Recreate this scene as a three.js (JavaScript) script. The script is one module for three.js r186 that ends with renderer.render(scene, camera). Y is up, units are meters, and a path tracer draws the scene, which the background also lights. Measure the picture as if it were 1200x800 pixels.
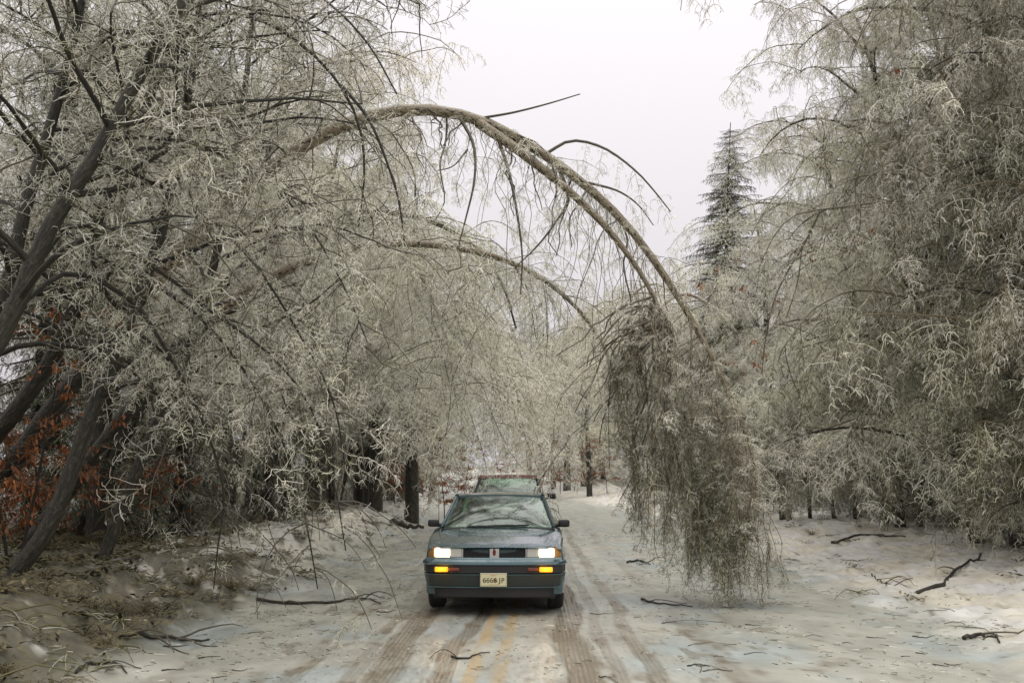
import * as THREE from 'three';
import { mergeGeometries, toCreasedNormals } from 'three/addons/utils/BufferGeometryUtils.js';
import { RoundedBoxGeometry } from 'three/addons/geometries/RoundedBoxGeometry.js';
import { createNoise2D } from 'simplex-noise';

// ---------------------------------------------------------------- camera, sky, sun, exposure
const FOCAL = 1168, EYE = 1.66, VANISH_X = 620, HORIZON_Y = 555;        // measured on the 1200 x 800 photograph
const scene = new THREE.Scene();
const camera = new THREE.PerspectiveCamera(2 * Math.atan(400 / FOCAL) * 180 / Math.PI, 1200 / 800, 0.1, 600);
camera.position.set(0, EYE, 0);
camera.rotation.order = 'YXZ';
camera.rotation.set(Math.atan((HORIZON_Y - 400) / FOCAL), Math.atan((VANISH_X - 600) / FOCAL), 0);
camera.updateMatrixWorld(true);

const renderer = new THREE.WebGLRenderer({ antialias: true });
renderer.setSize(1024, 682);
renderer.toneMapping = THREE.LinearToneMapping;
renderer.toneMappingExposure = 1.42;
renderer.shadowMap.enabled = true;

function overcastSky() {
  const w = 128, h = 64, data = new Float32Array(w * h * 4), n = createNoise2D(rng(5));
  for (let r = 0; r < h; r++) for (let c = 0; c < w; c++) {
    const up = ((r + 0.5) / h - 0.5) * Math.PI, az = (c + 0.5) / w * Math.PI * 2;
    const veil = 1 + 0.035 * n(Math.cos(az) * Math.cos(up) * 1.6, Math.sin(az) * Math.cos(up) * 1.6 + up);
    const lum = (0.43 + 0.66 * Math.max(0, Math.sin(up))) * veil, i = (r * w + c) * 4;     // overcast: a little brighter overhead
    data[i] = lum * 1.0; data[i + 1] = lum * 0.958; data[i + 2] = lum * 0.992; data[i + 3] = 1;
  }
  const t = new THREE.DataTexture(data, w, h, THREE.RGBAFormat, THREE.FloatType);
  t.mapping = THREE.EquirectangularReflectionMapping; t.magFilter = THREE.LinearFilter; t.needsUpdate = true;
  return t;
}
scene.background = overcastSky();
scene.environment = scene.background;
const sun = new THREE.DirectionalLight(new THREE.Color(1, 0.985, 0.90), 1.5);
sun.position.set(6, 40, -14); sun.target.position.set(0, 0, -18);
sun.castShadow = true; sun.shadow.radius = 170; sun.shadow.mapSize.set(2048, 2048);
Object.assign(sun.shadow.camera, { left: -40, right: 40, top: 60, bottom: -60, near: 1, far: 120 });
scene.add(sun, sun.target);

// ---------------------------------------------------------------- helpers
function rng(seed) { let s = seed >>> 0; return () => { s = (s + 0x6d2b79f5) | 0; let t = Math.imul(s ^ (s >>> 15), 1 | s); t = (t + Math.imul(t ^ (t >>> 7), 61 | t)) ^ t; return ((t ^ (t >>> 14)) >>> 0) / 4294967296; }; }
const V = (x, y, z) => new THREE.Vector3(x, y, z);
const { lerp, clamp, smoothstep } = THREE.MathUtils;
const ramp = (x, a, b) => { const t = clamp((x - a) / (b - a), 0, 1); return t * t * (3 - 2 * t); };
function at(px, py, depth) {                                             // a spot in the photograph at a distance ahead -> a point of the place
  const d = V((px - 600) / FOCAL, (400 - py) / FOCAL, -1).applyQuaternion(camera.quaternion);
  return d.multiplyScalar(depth / -d.z).add(camera.position);
}
const noiseA = createNoise2D(rng(11)), noiseB = createNoise2D(rng(12)), noiseC = createNoise2D(rng(13));
const fbm = (x, y, o = 4) => { let s = 0, a = 0.5; for (let i = 0; i < o; i++) { s += a * noiseA(x + i * 17.3, y - i * 9.1); x *= 2.03; y *= 2.03; a *= 0.5; } return s; };
const taken = new Map();
function numbered(name) { const k = taken.get(name) ?? 0; taken.set(name, k + 1); return k ? name + '_' + String(k).padStart(3, '0') : name; }
function shade(o) { o.traverse((m) => { if (m.isMesh) { m.castShadow = true; m.receiveShadow = true; } }); return o; }
function thing(name, label, category, position, group) {
  const o = new THREE.Group(); o.name = numbered(name); o.position.copy(position);
  o.userData = { label, category }; if (group) o.userData.group = group;
  scene.add(o); return o;
}
function part(name, geometry, material, parent, kind) {
  const m = new THREE.Mesh(geometry, material); m.name = name; m.castShadow = m.receiveShadow = true;
  if (kind) m.userData.kind = kind;
  parent.add(m); return m;
}

// many tubes in one geometry
class Tubes {
  constructor(origin = V(0, 0, 0)) { this.o = origin; this.p = []; this.n = []; this.c = []; this.t = []; this.i = []; }
  get empty() { return !this.i.length; }
  add(pts, radii, sides = 6, color = null, cap = false) {
    const tan = V(0, 0, 0), a = V(0, 0, 0), b = V(0, 0, 0), start = this.p.length / 3; let along = 0;
    const R = (k) => typeof radii === 'function' ? radii(k / (pts.length - 1)) : Array.isArray(radii) ? lerp(radii[0], radii[1], k / (pts.length - 1)) : radii;
    for (let k = 0; k < pts.length; k++) {
      tan.subVectors(pts[Math.min(k + 1, pts.length - 1)], pts[Math.max(k - 1, 0)]).normalize();
      if (k === 0) { a.set(Math.abs(tan.y) < 0.9 ? 0 : 1, Math.abs(tan.y) < 0.9 ? 1 : 0, 0); } else along += pts[k].distanceTo(pts[k - 1]);
      a.addScaledVector(tan, -a.dot(tan)).normalize(); b.crossVectors(tan, a);
      const r = R(k);
      for (let j = 0; j <= sides; j++) {
        const f = j / sides * Math.PI * 2, c = Math.cos(f), s = Math.sin(f), nx = a.x * c + b.x * s, ny = a.y * c + b.y * s, nz = a.z * c + b.z * s;
        this.p.push(pts[k].x + nx * r - this.o.x, pts[k].y + ny * r - this.o.y, pts[k].z + nz * r - this.o.z); this.n.push(nx, ny, nz);
        this.t.push(j / sides, along); if (color) this.c.push(color[0], color[1], color[2]);
      }
      if (k) { const q = start + k * (sides + 1); for (let j = 0; j < sides; j++) this.i.push(q + j - sides - 1, q + j - sides, q + j, q + j, q + j - sides, q + j + 1); }
    }
    if (cap) {                                                            // a broken or sawn end
      for (const k of [0, pts.length - 1]) {
        const q = this.p.length / 3; tan.subVectors(pts[Math.min(k + 1, pts.length - 1)], pts[Math.max(k - 1, 0)]).normalize().multiplyScalar(k ? 1 : -1);
        this.p.push(pts[k].x - this.o.x, pts[k].y - this.o.y, pts[k].z - this.o.z); this.n.push(tan.x, tan.y, tan.z); this.t.push(0.5, along); if (color) this.c.push(...color);
        for (let j = 0; j < sides; j++) { const s = start + k * (sides + 1) + j; k ? this.i.push(q, s, s + 1) : this.i.push(q, s + 1, s); }
      }
    }
    return this;
  }
  geometry() {
    const g = new THREE.BufferGeometry();
    g.setAttribute('position', new THREE.Float32BufferAttribute(this.p, 3)); g.setAttribute('normal', new THREE.Float32BufferAttribute(this.n, 3));
    g.setAttribute('uv', new THREE.Float32BufferAttribute(this.t, 2)); if (this.c.length) g.setAttribute('color', new THREE.Float32BufferAttribute(this.c, 3));
    g.setIndex(this.i); return g;
  }
}
const smoothPath = (pts, n) => new THREE.CatmullRomCurve3(pts, false, 'centripetal').getSpacedPoints(n);
function grow(r, start, dir, len, { steps = 10, droop = 0.3, wander = 0.15, floor = -1e9 } = {}) {
  const pts = [start.clone()], d = dir.clone().normalize(), p = start.clone(), ds = len / steps;
  for (let k = 0; k < steps; k++) {
    d.x += (r() - 0.5) * wander; d.z += (r() - 0.5) * wander; d.y += (r() - 0.5) * wander - droop * (0.4 + 1.2 * k / steps) * 5 / steps;
    d.normalize(); p.addScaledVector(d, ds); if (p.y < floor) break; pts.push(p.clone());
  }
  if (pts.length < 3 && floor > -1e8) pts.push(p.clone().addScaledVector(d, 0.01), p.clone().addScaledVector(d, 0.03));
  return pts;
}

// ---------------------------------------------------------------- materials
function texture(w, h, fn, srgb = false) {
  const data = new Uint8Array(w * h * 4);
  for (let y = 0; y < h; y++) for (let x = 0; x < w; x++) { const c = fn(x / w, y / h, x, y), i = (y * w + x) * 4; data[i] = clamp(c[0], 0, 1) * 255; data[i + 1] = clamp(c[1], 0, 1) * 255; data[i + 2] = clamp(c[2], 0, 1) * 255; data[i + 3] = 255; }
  const t = new THREE.DataTexture(data, w, h); t.wrapS = t.wrapT = THREE.RepeatWrapping; t.magFilter = THREE.LinearFilter; t.minFilter = THREE.LinearMipmapLinearFilter; t.generateMipmaps = true;
  if (srgb) t.colorSpace = THREE.SRGBColorSpace; t.needsUpdate = true; return t;
}
const ring = (n, u, v, fu, fv) => n(Math.cos(u * 6.2832) * fu, Math.sin(u * 6.2832) * fu + v * fv);   // wraps round a stem
const darkBark = texture(128, 512, (u, v) => {
  const f = ring(noiseA, u, v, 2.6, 9) * 0.5 + ring(noiseB, u, v, 6, 24) * 0.35 + ring(noiseC, u, v, 1.1, 3) * 0.4, ice = ramp(ring(noiseB, u, v, 1.3, 5) + ring(noiseC, u, v, 5, 14) * 0.5, 0.45, 0.85);
  const b = 0.19 + 0.09 * f; return [lerp(b, 0.5, ice * 0.35), lerp(b * 0.93, 0.5, ice * 0.35), lerp(b * 0.74, 0.44, ice * 0.35)];
}, true);
const darkBump = texture(128, 512, (u, v) => { const f = 0.5 + ring(noiseA, u, v, 2.6, 9) * 0.3 + ring(noiseB, u, v, 6, 24) * 0.25; return [f, f, f]; });
const birchBark = texture(128, 512, (u, v) => {
  const dash = ramp(ring(noiseB, u, v, 1.4, 55), 0.45, 0.7), scar = ramp(ring(noiseA, u, v, 0.9, 7) + ring(noiseC, u, v, 3, 20) * 0.4, 0.42, 0.7), g = 0.66 + 0.10 * ring(noiseC, u, v, 2, 8) + 0.05 * ring(noiseA, u, v, 8, 60);
  const k = Math.max(dash * 0.5, scar); return [lerp(g, 0.22, k), lerp(g * 0.965, 0.20, k), lerp(g * 0.88, 0.16, k)];
}, true);
const M = {};
M.trunk = new THREE.MeshPhysicalMaterial({ name: 'dark iced bark', map: darkBark, bumpMap: darkBump, bumpScale: 0.012, roughness: 0.75, clearcoat: 0.12, clearcoatRoughness: 0.3 });
M.birch = new THREE.MeshPhysicalMaterial({ name: 'pale birch bark', map: birchBark, roughness: 0.55, clearcoat: 0.4, clearcoatRoughness: 0.2 });
M.tan = new THREE.MeshPhysicalMaterial({ name: 'tan iced birch bark', map: birchBark, color: new THREE.Color(0.62, 0.55, 0.43), bumpMap: darkBump, bumpScale: 0.01, roughness: 0.5, clearcoat: 0.3, clearcoatRoughness: 0.2 });
M.branch = new THREE.MeshPhysicalMaterial({ name: 'wet branch bark', color: new THREE.Color(0.075, 0.062, 0.038), roughness: 0.5, clearcoat: 0.25, clearcoatRoughness: 0.2 });
M.twig = new THREE.MeshStandardMaterial({ name: 'glazed twigs', vertexColors: true, roughness: 0.24, side: THREE.DoubleSide });
M.needle = new THREE.MeshStandardMaterial({ name: 'evergreen needles', vertexColors: true, roughness: 0.5, side: THREE.DoubleSide });
M.leaf = new THREE.MeshStandardMaterial({ name: 'withered leaves', vertexColors: true, roughness: 0.65, side: THREE.DoubleSide });

// ---------------------------------------------------------------- ground and road
const roadX = (d) => 0.3 - (d > 32 ? 0.0035 * (d - 32) ** 2 : 0);
const rise = (d) => d > 36 ? 0.0005 * (Math.min(d, 90) - 36) ** 2 : 0;
function groundY(x, d) {
  const u = x - roadX(d), wob = 0.35 * noiseB(d * 0.21, 3.1) + 0.18 * noiseC(d * 0.9, x * 0.6);
  let y = -0.05;
  if (u < 0) { const s = -u + wob; y += 0.12 * ramp(s, 3.45, 3.95) + 0.50 * ramp(s, 3.8, 5.4) + 0.045 * clamp(s - 5.5, 0, 14); }
  else { const s = u + wob; y += 0.11 * ramp(s, 3.6, 4.2) + 0.42 * ramp(s, 4.0, 8.4) + 0.05 * clamp(s - 8, 0, 12); }
  const off = ramp(Math.abs(u), 3.4, 4.6);
  y += off * (0.09 * fbm(x * 0.8, d * 0.8, 3) + 0.05 * fbm(x * 3.1 + 40, d * 3.1, 3)) + off * (0.022 * noiseC(x * 11, d * 11) + 0.035 * Math.max(0, noiseB(x * 4.7, d * 4.7) - 0.25));
  return y + rise(d);
}
const tracks = [[-1.26, 0.16, 1], [-1.52, 0.09, 0.55], [-0.74, 0.10, 0.8], [0.43, 0.17, 1.1], [0.74, 0.07, 0.6], [1.07, 0.09, 0.75], [-2.0, 0.1, 0.3], [1.75, 0.12, 0.35]];
function roadInfo(x, d) {                                                 // [height, red, green, blue]
  const u = x - roadX(d) + 0.3, sway = 0.07 * noiseB(d * 0.13, 9) + 0.02 * noiseB(d * 0.6, 4);
  let h = 0.008 * fbm(x * 1.7, d * 0.9, 3) + 0.004 * noiseC(x * 9, d * 5), worn = 0, groove = 0;
  tracks.forEach(([c, w, k], n) => {
    const bend = n === 2 ? 0.16 * ramp(d, 9.6, 11.2) : 0, q = Math.abs(u - c - sway - bend - 0.03 * noiseA(d * 0.25, n * 7)) / w;
    const on = ramp(1.25 - q + 0.25 * noiseA(x * 4, d * 0.8 + n), 0.1, 0.6) * k * (0.75 + 0.35 * noiseC(d * 0.35, n * 3.3));
    worn = Math.max(worn, on); groove = Math.max(groove, on * ramp(Math.sin(u * 145 + n), -0.2, 0.6));
  });
  h -= 0.014 * worn + 0.010 * groove;
  const mottle = fbm(x * 1.3 + 5, d * 0.8, 4), fine = noiseC(x * 14, d * 9) * 0.5 + noiseA(x * 31, d * 21) * 0.5, blue = ramp(fbm(x * 0.5 + 30, d * 0.35, 3), -0.05, 0.45);
  let v = 0.43 + 0.13 * mottle + 0.06 * fine, c = [v * lerp(0.98, 0.86, blue), v * lerp(0.97, 0.95, blue), v * lerp(0.82, 0.90, blue)];
  const grit = ramp(fbm(x * 2.4 - 9, d * 1.1 + 3, 4), 0.12, 0.5) * 0.55, dirt = clamp(worn * 0.80 + groove * 0.30 + grit * (1 - ramp(Math.abs(u), 2.3, 3.2) * 0.5), 0, 0.92);
  const brown = [0.165 + 0.03 * fine, 0.130 + 0.03 * fine, 0.080 + 0.02 * fine];
  c = c.map((q, i) => lerp(q, brown[i], dirt));
  const lane = (p) => ramp(0.075 - Math.abs(u - p - 0.02 * (d - 8)), 0, 0.03) * ramp(fbm(x * 5, d * 0.7 + p * 50, 3) + 0.5 - 0.03 * d, -0.35, 0.35);
  const paint = Math.max(lane(-0.50), lane(-0.27) * 0.8) * 0.6;
  c = c.map((q, i) => lerp(q, [0.50, 0.33, 0.115][i], paint));
  const crumbs = noiseB(x * 23, d * 17) + 0.6 * noiseC(x * 47, d * 31); if (crumbs > 1.02) c = c.map((q) => q * 0.45);
  return [h + rise(d), ...c];
}
function sheet(cols, rows, fn) {                                          // fn(x, d) -> [y, r, g, b]
  const p = [], c = [], t = [], idx = [];
  for (const d of rows) for (const x of cols) { const [y, r, g, b] = fn(x, d); p.push(x, y, -d); c.push(r, g, b); t.push(x, d); }
  const n = cols.length;
  for (let j = 0; j < rows.length - 1; j++) for (let i = 0; i < n - 1; i++) { const q = j * n + i; idx.push(q, q + 1, q + n, q + 1, q + n + 1, q + n); }
  const g = new THREE.BufferGeometry(); g.setAttribute('position', new THREE.Float32BufferAttribute(p, 3)); g.setAttribute('color', new THREE.Float32BufferAttribute(c, 3)); g.setAttribute('uv', new THREE.Float32BufferAttribute(t, 2));
  g.setIndex(idx); g.computeVertexNormals(); return g;
}
const grain = texture(512, 512, (u, v, x, y) => { const r = hash(x, y), q = 0.86 + 0.10 * noiseA(x * 0.11, y * 0.11) * 0.5 + 0.12 * (r - 0.5) + 0.05 * noiseB(x * 0.35, y * 0.35); return [q, q, q]; });
function hash(x, y) { let h = Math.imul(x, 374761393) ^ Math.imul(y, 668265263); h = Math.imul(h ^ (h >>> 13), 1274126177); return ((h ^ (h >>> 16)) >>> 0) / 4294967296; }
grain.repeat.set(0.9, 0.9);
M.snow = new THREE.MeshPhysicalMaterial({ name: 'crusted snow', vertexColors: true, map: grain, bumpMap: grain, bumpScale: 0.01, roughness: 0.62, clearcoat: 0.25, clearcoatRoughness: 0.35 });
M.slush = new THREE.MeshPhysicalMaterial({ name: 'packed snow and sand', vertexColors: true, map: grain, bumpMap: grain, bumpScale: 0.006, roughness: 0.5, clearcoat: 0.3, clearcoatRoughness: 0.3 });
const steps = (list) => { const o = []; list.forEach(([a, b, s]) => { const n = Math.max(1, Math.round((b - a) / s)); for (let k = 0; k < n; k++) o.push(a + (b - a) * k / n); }); o.push(list[list.length - 1][1]); return o; };
const rowsTo = (a, b, k) => { const o = []; for (let d = a; d < b; d += Math.max(0.03, d * k)) o.push(d); o.push(b); return o; };
function litterAt(x, d) {                                                 // how much brown litter lies on the ground, 0 to 1
  const u = x - roadX(d), n = fbm(x * 1.5, d * 1.2, 4) + 0.5 * fbm(x * 6, d * 5, 3);
  if (u < 0) return clamp(ramp(n + lerp(0.9, -0.08, ramp(d, 9, 20)) + 1.3 * ramp(-u, 5.4, 7.5), 0.0, 0.5), 0, 1) * ramp(-u, 3.5, 4.2);
  return ramp(n + 1.3 * ramp(u, 7.6, 10) - 0.30 + 0.22 * ramp(u, 4.5, 6) * (1 - ramp(d, 9, 15)), 0.05, 0.5) * ramp(u, 3.8, 4.5);
}
{
  const g = sheet(steps([[-80, -24, 4], [-24, -9, 0.4], [-9, -3, 0.055], [-3, 3.4, 0.5], [3.4, 9, 0.055], [9, 24, 0.4], [24, 80, 4]]), [-30, -8, 0, 3, ...rowsTo(5, 60, 0.0075), 62, 65, 70, 76, 84, 95, 110, 130, 160, 220, 320], (x, d) => {
    const l = litterAt(x, d), u = x - roadX(d), fine = noiseC(x * 9, d * 9), tan = ramp(fbm(x * 0.7 + 3, d * 0.7, 3), -0.35, 0.4), v = 0.66 + 0.07 * fine + 0.10 * fbm(x * 1.2, d, 3) + 0.04 * noiseA(x * 17, d * 13);
    const slush = roadInfo(x, d), edge = ramp(Math.abs(u) + 0.5 * fbm(x * 1.1 + 8, d * 1.1, 3), 3.7, 5.0), snow = [v, v * lerp(0.985, 0.935, tan), v * lerp(0.92, 0.76, tan)].map((q, i) => lerp(slush[i + 1], q, edge)), mould = 0.75 + 0.4 * noiseB(x * 5, d * 5) + 0.2 * fine, lit = [0.105 * mould, 0.094 * mould, 0.045 * mould];
    return [groundY(x, d), ...snow.map((q, i) => lerp(q, lit[i], l * 0.9))];
  });
  const ground = part('ground', g, M.snow, scene); ground.userData.kind = 'structure';
  const cols = steps([[-4.2, -2.2, 0.05], [-2.2, 1.6, 0.0155], [1.6, 4.9, 0.05]]);
  const rp = sheet(cols, [-6, 0, 3, ...rowsTo(5, 90, 0.0052)], (x, d) => { const s = roadX(d) - 0.3, q = roadInfo(x + s, d); return q; });
  const pos = rp.attributes.position; for (let i = 0; i < pos.count; i++) pos.setX(i, pos.getX(i) + roadX(-pos.getZ(i)) - 0.3);
  rp.computeVertexNormals();
  const road = part('road', rp, M.slush, scene); road.userData.kind = 'structure';
}
// ---------------------------------------------------------------- sprays of twigs that the crowns are made of
const iced = (r, f) => { const k = ramp(f + (r() - 0.5) * 0.9, 0.3, 0.72), v = 0.86 + 0.18 * r(); return [lerp(0.118, 0.91, k) * v, lerp(0.106, 0.89, k) * v, lerp(0.034, 0.765, k) * v]; };
function weepingSpray(seed, frost, tight = 0) {
  const r = rng(seed), t = new Tubes(), main = grow(r, V(0, 0, 0), V(lerp(0.8, 0.35, tight), lerp(-0.1, -0.9, tight), 0), 1, { steps: 9, droop: 0.28, wander: 0.5 });
  t.add(main, [0.0062, 0.0036], 3, iced(r, frost - 0.25));
  for (let k = 0; k < 14; k++) {
    const f = 0.06 + 0.92 * (k + r()) / 14, q = main[Math.min(8, Math.floor(f * 9))], a = r() * 6.283, s = 0.8 + r() * 0.5;
    const side = grow(r, q, V(Math.cos(a) * s, 0.35 - r() * 1.1, Math.sin(a) * s), 0.16 + 0.30 * r() * (1.2 - f), { steps: 4, droop: 0.32, wander: 0.9 });
    t.add(side, [0.0048, 0.0032], 3, iced(r, frost));
    for (let j = 0; j < 4; j++) {
      const w = side[1 + Math.floor(r() * (side.length - 1))], b = r() * 6.283;
      t.add(grow(r, w, V(Math.cos(b), 0.5 - 1.5 * r(), Math.sin(b)), 0.05 + 0.10 * r(), { steps: 2, droop: 0.4, wander: 0.6 }), [0.0044, 0.0030], 3, iced(r, frost + 0.15));
    }
  }
  return t.geometry();
}
function stiffSpray(seed, frost) {                                        // along +y, forked and angular
  const r = rng(seed), t = new Tubes(), main = grow(r, V(0, 0, 0), V(0, 1, 0), 1, { steps: 8, droop: 0.03, wander: 0.35 });
  t.add(main, [0.0095, 0.0055], 3, iced(r, frost - 0.3));
  for (let k = 0; k < 13; k++) {
    const f = 0.12 + 0.85 * (k + r()) / 13, q = main[Math.min(7, Math.floor(f * 8))], a = k * 2.4 + r();
    const side = grow(r, q, V(Math.cos(a) * 0.9, 0.75, Math.sin(a) * 0.9), 0.16 + 0.34 * (1.1 - f) * (0.5 + r()), { steps: 3, droop: 0.12, wander: 0.6 });
    t.add(side, [0.0060, 0.0040], 3, iced(r, frost));
    for (let j = 0; j < 3; j++) {
      const w = side[1 + Math.floor(r() * (side.length - 1))], b = r() * 6.283;
      t.add(grow(r, w, V(Math.cos(b), 0.6 - r(), Math.sin(b)), 0.06 + 0.12 * r(), { steps: 2, droop: 0.25, wander: 0.7 }), [0.0052, 0.0036], 3, iced(r, frost + 0.15));
    }
  }
  return t.geometry();
}
function blade(o, p, d, n, len, w, c) {                                   // a flat leaf-sized face, pointed, slightly folded
  const s = V(0, 0, 0).crossVectors(d, n).normalize().multiplyScalar(w), q = o.p.length / 3, m = p.clone().addScaledVector(d, len * 0.45), e = p.clone().addScaledVector(d, len);
  for (const v of [p, m.clone().add(s).addScaledVector(n, w * 0.35), e, m.clone().sub(s).addScaledVector(n, w * 0.35)]) { o.p.push(v.x, v.y, v.z); o.n.push(n.x, n.y, n.z); o.t.push(0, 0); o.c.push(...c); }
  o.i.push(q, q + 1, q + 2, q, q + 2, q + 3);
}
function bough(seed, glaze, green = [0.045, 0.075, 0.026]) {                                             // an evergreen bough along +x
  const r = rng(seed), t = new Tubes(), main = grow(r, V(0, 0, 0), V(1, 0.08, 0), 1, { steps: 8, droop: 0.12, wander: 0.15 });
  t.add(main, [0.012, 0.004], 3, [0.06, 0.045, 0.03]);
  const needles = (path, n, len) => { for (let k = 0; k < n; k++) {
    const f = (k + r()) / n * (path.length - 1), i = Math.min(path.length - 2, Math.floor(f)), p = path[i].clone().lerp(path[i + 1], f - i), tan = path[i + 1].clone().sub(path[i]).normalize();
    const d = V(r() - 0.5, r() - 0.45, r() - 0.5).multiplyScalar(1.7).add(tan).normalize(), white = r() < glaze, v = 0.7 + 0.6 * r();
    blade(t, p, d, V(r() - 0.5, 1, r() - 0.5).normalize(), len * (0.7 + 0.6 * r()), 0.0062, white ? [0.50 * v, 0.50 * v, 0.46 * v] : green.map((q) => q * v));
  } };
  needles(main, 26, 0.065);
  for (let k = 0; k < 13; k++) {
    const f = 0.08 + 0.9 * k / 13, q = main[Math.min(7, Math.floor(f * 8))], sgn = k % 2 ? 1 : -1;
    const side = grow(r, q, V(0.7, -0.1 - 0.35 * r(), sgn * 0.9), (0.42 - 0.30 * f) * (0.8 + 0.4 * r()), { steps: 3, droop: 0.22, wander: 0.25 });
    t.add(side, [0.006, 0.003], 3, iced(r, glaze)); needles(side, 15, 0.064);
  }
  return t.geometry();
}
function leafSpray(seed) {
  const r = rng(seed), t = new Tubes(), main = grow(r, V(0, 0, 0), V(0.7, 0.2, 0), 0.6, { steps: 5, droop: 0.15, wander: 0.5 });
  t.add(main, [0.005, 0.003], 3, [0.12, 0.09, 0.06]);
  for (let k = 0; k < 15; k++) {
    const q = main[1 + Math.floor(r() * 5)].clone().add(V(r() - 0.5, r() - 0.6, r() - 0.5).multiplyScalar(0.16)), v = 0.6 + 0.7 * r();
    blade(t, q, V(r() - 0.5, -0.9, r() - 0.5).normalize(), V(r() - 0.5, r() * 0.5, r() - 0.5).normalize(), 0.07 + 0.04 * r(), 0.022, [0.30 * v, 0.105 * v, 0.032 * v]);
  }
  return t.geometry();
}
const SPRAY = {
  weep: [1, 2, 3, 4].map((s) => weepingSpray(s, 0.74)), tight: [5, 6, 7, 8].map((s) => weepingSpray(s, 0.64, 1)), brown: [9, 10, 11].map((s) => weepingSpray(s, 0.2, 1)),
  stiff: [21, 22, 23, 24].map((s) => stiffSpray(s, 0.58)), bough: [31, 32, 33].map((s) => bough(s, 0.10)), glazed: [34, 35, 36].map((s) => bough(s, 0.42)), green: [37, 38, 39].map((s) => bough(s, 0.03, [0.040, 0.072, 0.020])), leaf: [41, 42].map((s) => leafSpray(s)),
};
// whole hanging branchlets about 1.6 m long, with the sprays on them
function drape(seed, kinds, every = 0.26, size = 0.62) {
  const r = rng(seed), path = grow(r, V(0, 0, 0), V(0.6, 0.2, 0), 1.6, { steps: 10, droop: 0.46, wander: 0.42 }), t = new Tubes(); t.add(path, [0.009, 0.004], 4, [0.15, 0.125, 0.075]);
  const all = [t.geometry()]; let left = every * 0.6;
  for (let k = 1; k < path.length; k++) { const seg = path[k].distanceTo(path[k - 1]); while (left < seg) {
    const list = SPRAY[kinds[Math.floor(r() * kinds.length)]], s = size * (0.6 + 0.7 * r());
    all.push(list[Math.floor(r() * list.length)].clone().applyMatrix4(new THREE.Matrix4().compose(path[k - 1].clone().lerp(path[k], left / seg), new THREE.Quaternion().setFromEuler(new THREE.Euler((r() - 0.5) * 0.4, r() * 6.283, (r() - 0.5) * 0.4)), V(s, s, s)))); left += every * (0.6 + 0.8 * r()); } left -= seg; }
  return mergeGeometries(all);
}
SPRAY.drape = [51, 52, 53, 54, 55, 56, 57, 58].map((s) => drape(s, ['weep', 'weep', 'tight']));
SPRAY.olive = [61, 62, 63, 64, 65].map((s) => drape(s, ['tight', 'brown', 'brown'], 0.2, 0.58));
SPRAY.mixed = [71, 72, 73, 74, 75].map((s) => drape(s, ['tight', 'weep', 'brown'], 0.22, 0.6));
function strandKind(seed, top, foot, every) {                             // a strand of the hanging crown: 2.4 m down, 0.5 m out
  const r = rng(seed), knots = []; for (let q = 0; q <= 6; q++) { const e = q / 6, j = q && 0.22; knots.push(V(0.5 * Math.sqrt(e) + j * (r() - 0.5), -2.4 * e * (0.6 + 0.4 * e), j * (r() - 0.5))); }
  const path = smoothPath(knots, 14), list = [[new Tubes().add(path, [0.007, 0.004], 4, [0.17, 0.14, 0.085]).geometry(), new THREE.Matrix4(), new THREE.Color(1, 1, 1)]]; let left = 0.1;
  for (let k = 1; k < 15; k++) { const f = k / 14, seg = path[k].distanceTo(path[k - 1]); while (left < seg) { const kinds = f < 0.62 ? top : foot, l = SPRAY[kinds[Math.floor(r() * kinds.length)]], s = (f < 0.62 ? 0.40 : 0.36) * (0.7 + 0.6 * r()), v = 0.85 + 0.35 * r();
    list.push([l[Math.floor(r() * l.length)], new THREE.Matrix4().compose(path[k - 1].clone().lerp(path[k], left / seg), new THREE.Quaternion().setFromEuler(new THREE.Euler((r() - 0.5) * 0.3, r() * 6.283, (r() - 0.5) * 0.3)), V(s, s, s)), new THREE.Color(v, v * (0.97 + 0.05 * r()), v * 0.96)]); left += every * (f < 0.42 ? 6 : f < 0.62 ? 2.4 : 0.8) * (0.6 + 0.8 * r()); } left -= seg; }
  return merged(list);
}
function merged(list) {                                                   // [geometry, matrix, colour] ... -> one geometry
  let nv = 0, ni = 0; for (const [g] of list) { nv += g.attributes.position.count; ni += g.index.count; }
  const p = new Float32Array(nv * 3), n = new Float32Array(nv * 3), c = new Float32Array(nv * 3), idx = new Uint32Array(ni), v = V(0, 0, 0), q = new THREE.Matrix3(); let a = 0, b = 0;
  for (const [g, m, col] of list) { const gp = g.attributes.position, gn = g.attributes.normal, gc = g.attributes.color; q.getNormalMatrix(m);
    for (let k = 0; k < g.index.count; k++) idx[b + k] = g.index.array[k] + a;
    for (let k = 0; k < gp.count; k++) { v.fromBufferAttribute(gp, k).applyMatrix4(m).toArray(p, (a + k) * 3); v.fromBufferAttribute(gn, k).applyMatrix3(q).normalize().toArray(n, (a + k) * 3); c[(a + k) * 3] = gc.getX(k) * col.r; c[(a + k) * 3 + 1] = gc.getY(k) * col.g; c[(a + k) * 3 + 2] = gc.getZ(k) * col.b; }
    a += gp.count; b += g.index.count; }
  const g = new THREE.BufferGeometry(); g.setAttribute('position', new THREE.BufferAttribute(p, 3)); g.setAttribute('normal', new THREE.BufferAttribute(n, 3)); g.setAttribute('color', new THREE.BufferAttribute(c, 3)); g.setIndex(new THREE.BufferAttribute(idx, 1)); return g;
}
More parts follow.
